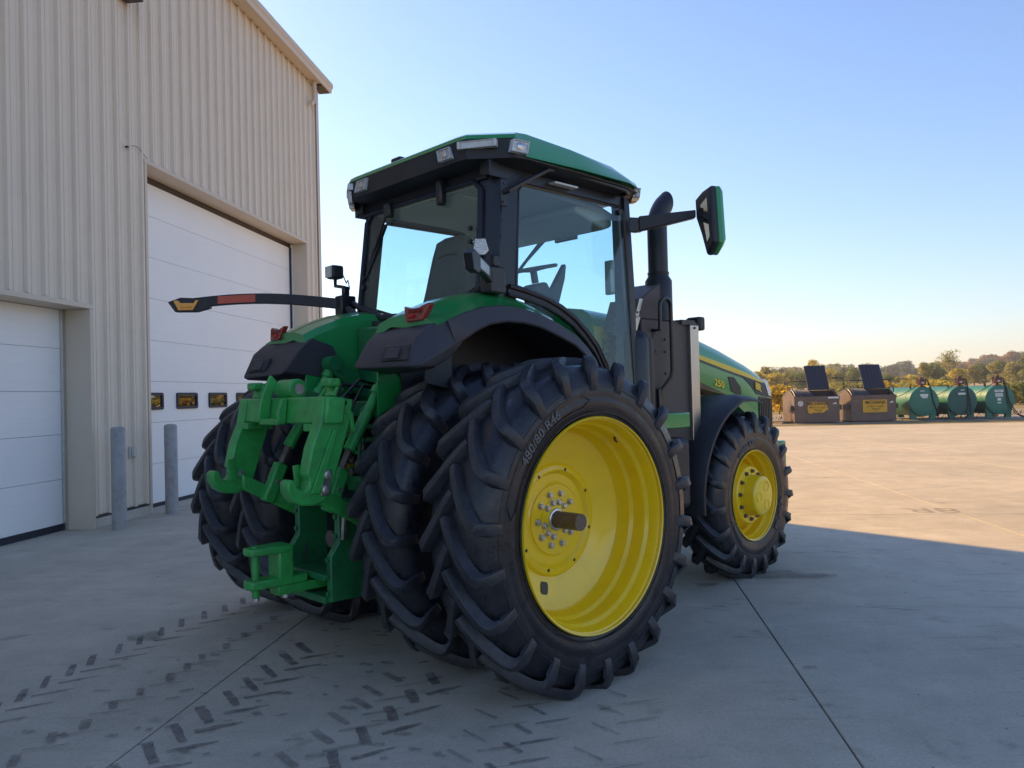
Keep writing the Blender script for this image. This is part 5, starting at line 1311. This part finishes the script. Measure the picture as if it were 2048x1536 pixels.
    for p, q in (((-.25, .84), (off+.02, .51)), ((.42, .84), (off+.02, .51))): tri.bar(fr(p[0]+off*.5, p[1]), fr(*q), .012, .004, (0, 1, 0))
    tri.build('sign_lettering', SIGNK, sg_, smooth=0)
    if torn:
        MB().add([fr(-.40, .80), fr(-.24, .80), fr(-.30, .70)], [(0, 1, 2)]).build('torn_patch', DUMPB, sg_, smooth=0)
        st = MB(); st.lathe([(-.0175, .125), (-.0175, .0005)], 32, c=(-.78, -.016, .95)); so = st.build('recycling_sticker', WHITE, d, smooth=0)
        ar = MB()
        for k in range(3):
            a0 = rad(90 + 120*k); cx, cz = -.78, .95
            pts_ = [(cx + .068*math.cos(a0+t), cz + .068*math.sin(a0+t)) for t in (-.75, -.25, .25, .75)]
            for p, q in zip(pts_, pts_[1:]): ar.bar((p[0], -.0345, p[1]), (q[0], -.0345, q[1]), .034, .002, (0, 1, 0))
        ar.build('recycling_arrows', TANKG, so, smooth=0)
        MB().box(.52, 1.03, -.0345, -.0305, 1.165, 1.245).build('warning_strip', WHITE, d, smooth=0)
    else:
        MB().box(-.94, -.70, -.019, -.0155, 1.0, 1.06).build('warning_strip', WOOD, d, smooth=0)
    MB().prism([(.72, -.0165, .90), (.92, -.0165, .90), (.91, -.0165, .95), (.88, -.0165, .99), (.80, -.0165, .95)], (0, -.003, 0)).build('number_sticker', WHITE, d, smooth=0)
    if not torn:
        lp = MB().tube([(-hw-.05, .66, 1.56), (-hw-.05, .66, 2.0), (-hw-.10, .66, 2.10), (-hw-.2, .66, 2.14), (-hw-.62, .66, 2.14)], .025, 8)
        lp.build('lid_stop_bar', BLACKM, d)
    return d
dumpster(14.40, 37.55, -1.0, 'brown dumpster with a torn yellow sign and round white recycling sticker', True, 31)
dumpster(17.08, 37.55, -1.0, 'brown dumpster with a whole yellow sign beside the green tanks', False, 31)

# ---- three fuel tanks
def tank(x, y, ang, label, mat, side_mat, stickers, z0=0.04):
    t = empty('fuel_tank', (x, y, z0), rad(ang))
    tag(t, label, 'tank', 'green fuel tanks in a row')
    R, Ln = .69, 3.9; cz = .16 + R
    MB().lathe([(-.0, R*.96), (-.012, R*.9), (-.016, R*.5), (-.018, .001)], 64, c=(0, 0, cz)).build('tank_head', mat, t, smooth=40)
    MB().lathe([(0.0, R*.965), (.006, R), (.03, R), (.034, R-.004), (Ln, R-.004), (Ln+.03, R*.9), (Ln+.04, .001)], 64, c=(0, 0, cz)).build('shell', TANKG, t, smooth=40)
    for yy in (.12, Ln-.6):
        for sx in (-1, 1):
            MB().prism([(sx*.28, yy, 0), (sx*.56, yy, 0), (sx*.62, yy, .50), (sx*.50, yy, cz-.48), (sx*.36, yy, cz-.585)], (0, .16, 0)).build('saddle', mat, t, smooth=0)
    pz = cz + R
    p = MB(); p.box(-.15, .15, .10, .36, pz-.02, pz+.04)
    p.box(-.17, .16, .04, .34, pz+.09, pz+.37)
    po = p.build('pump', PUMPR, t, bevel=.03, seg=3)
    MB().box(-.19, .18, .02, .36, pz+.32, pz+.365).build('pump_flange', BLACKM, po, bevel=.01)
    MB().tube([(0, .19, pz+.36), (0, .19, pz+.47)], .09, 16).build('motor_cap', PUMPR, po, bevel=.01)
    MB().tube([(-.13, .19, pz+.40), (-.22, .19, pz+.38), (-.22, .19, pz+.15)], .028, 8).build('pump_pipe', PUMPR, po)
    MB().box(-.08, .05, .030, .039, pz+.16, pz+.24).build('meter_face', PLASTW, po, smooth=0)
    MB().tube([(0, .19, pz-.05), (0, .19, pz+.10)], .05, 12).build('riser', PUMPR, po)
    MB().tube([(.16, .12, pz+.30), (.25, .10, pz+.32), (.25, .08, pz+.14), (.24, .06, pz+.05)], .032, 8).build('nozzle_boot', BLACKM, po)
    if stickers == 0: hp_ = [(.20, .04, pz+.30), (.29, 0, pz+.05), (.33, -.06, cz+.5), (.38, -.07, cz+.1), (.50, -.06, cz-.30), (.58, .02, cz-.42)]
    elif stickers == 1: hp_ = [(.22, .04, pz+.28), (.26, 0, pz), (.25, -.06, cz+.4), (.24, -.06, cz-.2), (.18, -.07, cz-.45), (.05, -.10, cz-.66)]
    else: hp_ = [(.20, .04, pz+.3), (.28, 0, pz+.05), (.30, -.07, cz+.4), (.36, -.08, cz), (.56, -.09, cz-.42), (.80, -.12, cz-.72), (1.1, -.2, -.0)]
    MB().tube(hp_, .026, 8).build('hose', HOSE, t)
    if stickers == 1: MB().tube([(.26, .04, pz+.2), (.31, -.05, cz+.2), (.36, -.07, cz-.4), (.34, -.09, cz-.66)], .022, 8).build('hose', HOSE, t)
    if stickers == 2: MB().tube([(.22, .04, pz+.2), (.27, -.05, cz+.2), (.33, -.07, cz-.2), (.62, -.12, cz-.66), (.95, -.2, 0), (1.3, -.1, .0)], .022, 8).build('hose', HOSE, t)
    sts = {0: [(-.08, .50, .20, .035), (.0, .30, .36, .11), (.02, .20, .26, .07)], 1: [(.02, .50, .18, .035), (-.02, .33, .34, .09)], 2: [(-.05, .42, .40, .11), (-.05, .23, .34, .16), (-.05, .02, .17, .12), (-.05, -.14, .17, .06)]}[stickers]
    for i, (cx, c2, w_, h_) in enumerate(sts):
        if stickers == 1 and i == 1: mt = TANKF
        MB().box(cx-w_/2, cx+w_/2, -.022, -.0185, cz+c2-h_/2, cz+c2+h_/2).build('sticker', WHITE, t, smooth=0)
    if stickers == 2:
        text('sticker_lettering', 'DIESEL', .085, SIGNK, t, (-.05, -.0235, cz+.42), (1, 0, 0), (0, 0, 1), .0005)
        m = MB(); m.lathe([(-.0005, .001), (-.0005, .065)], 20); 
        o = MB().lathe([(0, .062), (-.002, .060), (-.002, .046), (0, .044)], 20).build('sticker_emblem', TANKG, t, smooth=0); o.location = (-.05, -.0222, cz+.23); o.scale = (1.9, 1, .75)
    MB().tube([(-.35, .6, pz-.06), (-.35, .6, pz+.06)], .05, 10).build('fill_cap', BLACKM, t)
    MB().tube([(-.62, 1.8, pz-.22), (-.62, 1.8, pz+.02)], .03, 10).build('vent', BLACKM, t)
    MB().tube([(-.15, .25, pz+.1), (-.35, .4, pz-.05), (-.7, .6, cz+.35), (-1.0, .6, cz+.25), (-1.2, .5, cz+.3)], .016, 6).build('pipe_loop', HOSE, t)
    return t
tank(19.45, 37.5, -1.5, 'green fuel tank nearest the dumpsters with one white label on its end', TANKG, TANKG, 0)
tank(21.28, 37.55, -1.5, 'weathered dark ended fuel tank in the middle of the row of three', TANKF, TANKG, 1)
tank(23.10, 37.60, -1.5, 'green fuel tank with four white labels and looping black hoses', TANKG, TANKG, 2)
tag(MB().box(24.25, 24.42, 40.0, 40.17, -.03, 1.15).build('wooden_post', WOOD, bevel=.01), 'weathered wooden post standing right of the last fuel tank', 'post')

# pallets by the dumpster
for i, (x, y) in enumerate(((13.15, 38.3),)):
    p = empty('pallet', (x, y, -.03), rad(20)); tag(p, 'weathered flat pallet lying left of the torn sign dumpster', 'pallet')
    for k in range(5): MB().box(-.6, .6, -.5+.22*k, -.36+.22*k, .10, .125).build('deck_board', WOOD, p, smooth=0)
    for k in range(3): MB().box(-.6+.55*k, -.5+.55*k, -.5, .52, 0, .099).build('stringer', WOOD, p, smooth=0)
# green mower, mostly hidden behind the tractor's nose
mw_ = empty('riding_mower', (12.15, 40.2, -.02), rad(75)); tag(mw_, 'green riding mower half hidden between the tractor nose and a dumpster', 'mower')
MB().loft([[(x, y, z) for y, z in ((-.33, .35), (-.36, .62), (-.20, .82), (.20, .82), (.36, .62), (.33, .35))] for x in (-.9, -.2)]).build('mower_deck', MOWG, mw_, bevel=.03)
MB().loft([[(x, y*s_, z*s_+.2) for y, z in ((-.30, .25), (-.32, .6), (.32, .6), (.30, .25))] for x, s_ in ((.0, 1), (.85, .9))]).build('mower_hood', MOWG, mw_, bevel=.04)
for x, y, r in ((-.62, -.50, .36), (-.62, .50, .36), (.70, -.45, .25), (.70, .45, .25)):
    wh = MB().lathe([(-.10, r*.55), (-.12, r*.8), (-.10, r*.96), (0, r), (.10, r*.96), (.12, r*.8), (.10, r*.55)], 28, c=(0, 0, 0), closed=False).build('wheel', RUBBER, mw_, smooth=40); wh.location = (x, y, r)
    MB().lathe([(-.06, r*.55), (-.03, r*.2), (-.03, .001)], 20).build('wheel_disc', YELLOW, wh).location = (0, 0, 0)
MB().box(-.75, -.35, -.25, .25, .82, .93).build('mower_seat', BLACKP, mw_, bevel=.04); MB().box(-.85, -.74, -.25, .25, .85, 1.25).build('mower_seat', BLACKP, mw_, bevel=.04)
for y in (-.38, .38): MB().tube([(-.8, y, .6), (-.8, y, 1.9), (-.7, y, 1.97)], .03, 8).build('roll_bar', BLACKM, mw_)
MB().tube([(-.78, -.38, 1.9), (-.78, .38, 1.9)], .03, 8).build('roll_bar', BLACKM, mw_)
MB().box(-.72, -.66, -.50, -.36, 1.35, 1.75).build('roll_bar_lamp', BLACKM, mw_, bevel=.02)

# pipe rail fence beyond the dumpsters
def rail(x0, x1, y, z, label):
    f = empty('pipe_rail', (x0, y, 0)); tag(f, label, 'fence', 'pipe rails at the field edge')
    MB().tube([(0, 0, z), (x1-x0, 0, z)], .030, 8).build('top_rail', BLACKM, f); MB().tube([(0, 0, z-.28), (x1-x0, 0, z-.28)], .012, 6).build('lower_wire', WOOD, f)
    n = max(2, int((x1-x0)/1.3))
    for k in range(n+1): MB().tube([((x1-x0)*k/n, 0, -.05), ((x1-x0)*k/n, 0, z)], .025, 8).build('rail_post', WOOD, f)
rail(15.1, 17.3, 43.5, 2.02, 'thin dark pipe rail on posts behind the torn sign dumpster')
rail(18.5, 20.8, 43.5, 2.02, 'thin dark pipe rail on posts between the two raised dumpster lids')

# far white shed
sh = empty('shed', (70.5, 152, 1.1), rad(-20)); tag(sh, 'small white shed far off among the trees', 'shed')
MB().prism([(-2.6, 0, 0), (-2.6, 0, 1.7), (0, 0, 2.3), (2.6, 0, 1.7), (2.6, 0, 0)], (0, 4, 0)).build('wall', SHEDW, sh, smooth=0)
MB().prism([(-2.8, -.1, 1.72), (0, -.1, 2.42), (2.8, -.1, 1.72), (2.8, -.1, 1.8), (0, -.1, 2.52), (-2.8, -.1, 1.8)], (0, 4.2, 0)).build('roof', STAINL, sh, smooth=0)

# ================================================================== TREES
def crown_mesh(name, seed, lobes, cards, size, w_, h_, zb, sparse=1.0):
    """leaf sized faces spread through several lobes; unit: metres, base at the origin"""
    rnd = random.Random(seed); vs, fs = [], []
    L = []
    for _ in range(lobes):
        a = rnd.uniform(0, 6.283); q = rnd.uniform(0, .62)*w_/2; zz = zb + (h_-zb)*rnd.uniform(.12, .86)
        tap = 1 - .45*abs((zz-zb)/(h_-zb) - .4)
        L.append((Vector((q*math.cos(a)*tap, q*math.sin(a)*tap, zz)), Vector((w_*rnd.uniform(.16, .27), w_*rnd.uniform(.16, .27), (h_-zb)*rnd.uniform(.10, .20)))))
    for _ in range(cards):
        c, r = rnd.choice(L)
        d = Vector((rnd.gauss(0, 1), rnd.gauss(0, 1), rnd.gauss(0, 1))).normalized(); q = rnd.uniform(.55, 1.08)**.6
        p = c + Vector((d.x*r.x, d.y*r.y, d.z*r.z))*q
        if p.z > h_ or p.z < zb*.4: continue
        n = (d + Vector((rnd.uniform(-.7, .7), rnd.uniform(-.7, .7), rnd.uniform(-.3, .9)))).normalized()
        t = n.orthogonal().normalized(); b = n.cross(t); a = rnd.uniform(0, 6.28); s = size*rnd.uniform(.55, 1.3)
        t2 = t*math.cos(a) + b*math.sin(a); b2 = n.cross(t2); o = len(vs)
        vs += [tuple(p - t2*s*.5), tuple(p + b2*s*.32 + n*s*.08), tuple(p + t2*s*.5), tuple(p - b2*s*.32)]
        fs.append((o, o+1, o+2, o+3))
    me = bpy.data.meshes.new(name); me.from_pydata(vs, [], fs); me.materials.append(None)
    return me
def trunk_mesh(name, seed, h_, r_, branches=6, spread=1.6):
    rnd = random.Random(seed); m = MB()
    pts_ = [(0, 0, -.3), (rnd.uniform(-.1, .1), rnd.uniform(-.1, .1), h_*.3), (rnd.uniform(-.2, .2), rnd.uniform(-.2, .2), h_*.6), (rnd.uniform(-.3, .3), rnd.uniform(-.3, .3), h_*.93)]
    m.tube(pts_, [r_, r_*.8, r_*.5, r_*.12], 7)
    for _ in range(branches):
        t = rnd.uniform(.3, .8); a = rnd.uniform(0, 6.28); l = spread*rnd.uniform(.5, 1)
        b = Vector((0, 0, h_*t)); m.tube([b, b + Vector((math.cos(a)*l*.5, math.sin(a)*l*.5, l*.45)), b + Vector((math.cos(a)*l, math.sin(a)*l, l*1.0))], [r_*.35, r_*.22, r_*.06], 5)
    me = m.build(name, BARK, None, link=False).data
    return me
CR = [crown_mesh('crown_a', 1, 22, 2600, .50, 6.2, 7.4, 1.0), crown_mesh('crown_b', 2, 16, 2200, .48, 5.0, 8.2, 1.6), crown_mesh('crown_c', 3, 26, 2800, .55, 7.4, 6.6, .6), crown_mesh('crown_d', 4, 12, 1800, .50, 4.2, 6.2, .8)]
SP = crown_mesh('crown_sparse', 9, 30, 1500, .36, 6.4, 9.5, 3.0)
BU = [crown_mesh('bush_a', 5, 14, 1500, .30, 3.6, 2.6, 0.1), crown_mesh('bush_b', 6, 10, 1300, .26, 2.6, 2.2, 0.1)]
TK = [trunk_mesh('trunk_a', 1, 6.5, .20), trunk_mesh('trunk_b', 2, 5.5, .16)]
TKS = trunk_mesh('trunk_c', 3, 9.3, .20, 14, 2.2)
BK = trunk_mesh('stem_a', 4, 1.8, .05, 5, .8)
def ground_z(x, y): return gz(x, y)
def tree(px, y, h, mat, crown, tmesh, label, group, name='tree', ref=None, wf=1.0):
    ref = ref or 7.4
    x = (px-1024)/FPX*y*1.0
    s = h/ref*(.84 if name == 'tree' else 1)
    wf = wf*1.18
    t = empty(name, (x, y, ground_z(x, y)), random.uniform(0, 6.28)); t.scale = (s*wf, s*wf, s)
    tag(t, label, 'tree' if name == 'tree' else 'bush', group)
    c = bpy.data.objects.new('crown', crown); COL.objects.link(c); c.parent = t
    c.material_slots[0].link = 'OBJECT'; c.material_slots[0].material = LEAVES[mat]
    k = bpy.data.objects.new('trunk', tmesh); COL.objects.link(k); k.parent = t
    return t
Y_, O_, G_, GG, RU, GO = 0, 1, 2, 3, 4, 5
rows = [
 (1518, 150, 4.8, Y_, 0, 'golden yellow tree just above the nose of the tractor'),
 (1536, 165, 5.6, O_, 1, 'pale olive tree standing behind the yellow tree by the tractor nose'),
 (1549, 150, 5.0, Y_, 2, 'broad yellow green tree left of the first raised lid'),
 (1566, 158, 4.9, G_, 3, 'dull green tree over the torn sign dumpster, next to a yellow one'),
 (1584, 165, 5.2, O_, 0, 'olive tree above the closed lid of the torn sign dumpster'),
 (1600, 150, 5.0, G_, 2, 'green tree touching the edge of the first raised lid'),
 (1628, 175, 7.2, Y_, 1, 'tall yellow tree peeking above the first raised lid'),
 (1658, 165, 5.4, Y_, 0, 'yellow tree right of the first raised lid'),
 (1674, 150, 5.3, O_, 3, 'olive yellow tree above the black bar between the dumpsters'),
 (1692, 175, 6.2, GG, 2, 'grey green round tree between the two raised lids'),
 (1709, 165, 5.6, G_, 0, 'green tree close to the left edge of the second raised lid'),
 (1735, 190, 6.0, GG, 1, 'grey green tree mostly hidden behind the second raised lid'),
 (1776, 130, 3.6, G_, 0, 'short green tree above the gap between dumpster and tank'),
 (1800, 128, 3.2, O_, 2, 'low olive tree behind the first fuel tank'),
 (1826, 132, 3.6, Y_, 2, 'yellow green tree above the pump of the first tank'),
 (1848, 140, 5.2, O_, 1, 'olive tree rising between the first and second pumps'),
 (1868, 150, 6.0, G_, 0, 'taller green tree left of the sparse high tree'),
 (1884, 150, 5.2, O_, 3, 'olive tree below the sparse high tree'),
 (1922, 138, 4.8, Y_, 2, 'bright yellow tree above the pump of the middle tank'),
 (1948, 165, 5.4, O_, 0, 'olive tree between the second and third pumps'),
 (1968, 170, 6.4, G_, 2, 'green tree left of the third pump'),
 (1990, 165, 5.6, O_, 1, 'olive brown tree behind the pump of the last tank'),
 (2012, 175, 6.6, G_, 0, 'dull green tree right of the third pump'),
 (2034, 170, 6.8, O_, 2, 'olive tree near the right edge above the wooden post'),
 (2058, 165, 7.0, G_, 1, 'green tree at the right edge of the field'),
]
for px, y, h, mt, ci, lb in rows:
    tree(px, y, h, mt, CR[ci], TK[ci % 2], lb, 'trees across the field')
tree(1901, 175, 10.0, O_, SP, TKS, 'tall sparse tree with open branches rising above the others', 'trees across the field', ref=9.5)
tree(1557, 170, 6.4, GG, SP, TKS, 'thin bare topped tree left of the first raised lid', 'trees across the field', ref=9.5)
for px, y, h, mt, ci, lb in [
 (1556, 52, 2.0, GO, 1, 'orange gold bush left of the torn sign dumpster'),
 (1545, 58, 1.7, GO, 0, 'small gold bush against the nose of the tractor'),
 (1768, 62, 2.1, GO, 1, 'rusty gold bush beside the foot of the second raised lid'),
 (1688, 66, 2.2, O_, 0, 'yellow green bush behind the bar between dumpsters'),
 (1718, 66, 2.1, O_, 0, 'yellow green bush behind the closed lid of the second dumpster'),
 (1792, 64, 2.0, O_, 0, 'olive bush over the back of the first tank'),
 (1814, 66, 2.1, Y_, 1, 'yellow bush at the left of the first pump'),
 (1872, 68, 2.2, Y_, 0, 'yellow green bush between the first and second pumps'),
 (1896, 72, 2.3, O_, 1, 'olive bush just left of the second pump'),
 (2028, 60, 1.9, O_, 0, 'olive bush above the wooden post'),
 (2050, 58, 1.8, G_, 1, 'green bush at the right edge beyond the last tank')]:
    tree(px, y, h, mt, BU[ci], BK, lb, 'bushes behind the yard', 'bush', ref=2.6 if ci == 0 else 2.2)
# far wood on the rise: reads as one mass
rnd = random.Random(5)
for mt, nm in ((GG, 'far_wood'), (RU, 'autumn_wood'), (O_, 'olive_wood')):
    vs, fs = [], []
    for k in range(120):
        px = rnd.uniform(1480, 2180); y = rnd.uniform(380, 470)
        if mt == RU and px < 1880: px = rnd.uniform(1900, 2180)
        if mt == O_ and px > 1700: px = rnd.uniform(1480, 1700)
        x = (px-1024)/FPX*y; base = gz(x, y)
        top = lerp(8.0, 11.5, min(1, max(0, (px-1500)/400)))*rnd.uniform(.85, 1.12) + (2.2 if px > 1980 else 0)
        me = rnd.choice(CR); s = top/7.4; a = rnd.uniform(0, 6.28); ca, sa = math.cos(a)*s*1.15, math.sin(a)*s*1.15
        o = len(vs); mv = me.vertices
        vs += [(x + v.co.x*ca - v.co.y*sa, y + v.co.x*sa + v.co.y*ca, base + v.co.z*s) for v in mv]
        fs += [tuple(i + o for i in p.vertices) for p in me.polygons][::1]
    m2 = bpy.data.meshes.new(nm); m2.from_pydata(vs, [], fs); m2.materials.append(LEAVES[mt])
    o2 = bpy.data.objects.new(nm, m2); COL.objects.link(o2); tag(o2, kind='stuff')
# weeds along the slab edge
gm2 = MB()
for k in range(900):
    x = rnd.uniform(8, 32); y = rnd.uniform(38.2, 47); h = rnd.uniform(.05, .22); a = rnd.uniform(0, 3.14); w_ = rnd.uniform(.02, .05)
    gm2.add([(x - w_*math.cos(a), y - w_*math.sin(a), -.05), (x + w_*math.cos(a), y + w_*math.sin(a), -.05), (x + rnd.uniform(-.1, .1), y + rnd.uniform(-.1, .1), h)], [(0, 1, 2)])
tag(gm2.build('weeds', GRASSM, smooth=0), kind='stuff')

# thin autumn haze over the fields
hz = MB().box(-700, 1200, -120, 900, -1.4, 42).build('haze', None, smooth=0)
hm_ = bpy.data.materials.new('haze'); hm_.use_nodes = True
hn = hm_.node_tree; hn.nodes.remove(hn.nodes['Principled BSDF'])
pv = hn.nodes.new('ShaderNodeVolumePrincipled'); pv.inputs['Density'].default_value = 0.0005; pv.inputs['Color'].default_value = (0.86, 0.90, 0.96, 1); pv.inputs['Anisotropy'].default_value = 0.35
hn.links.new(pv.outputs[0], hn.nodes['Material Output'].inputs['Volume'])
hz.data.materials.clear(); hz.data.materials.append(hm_)
tag(hz, kind='stuff')
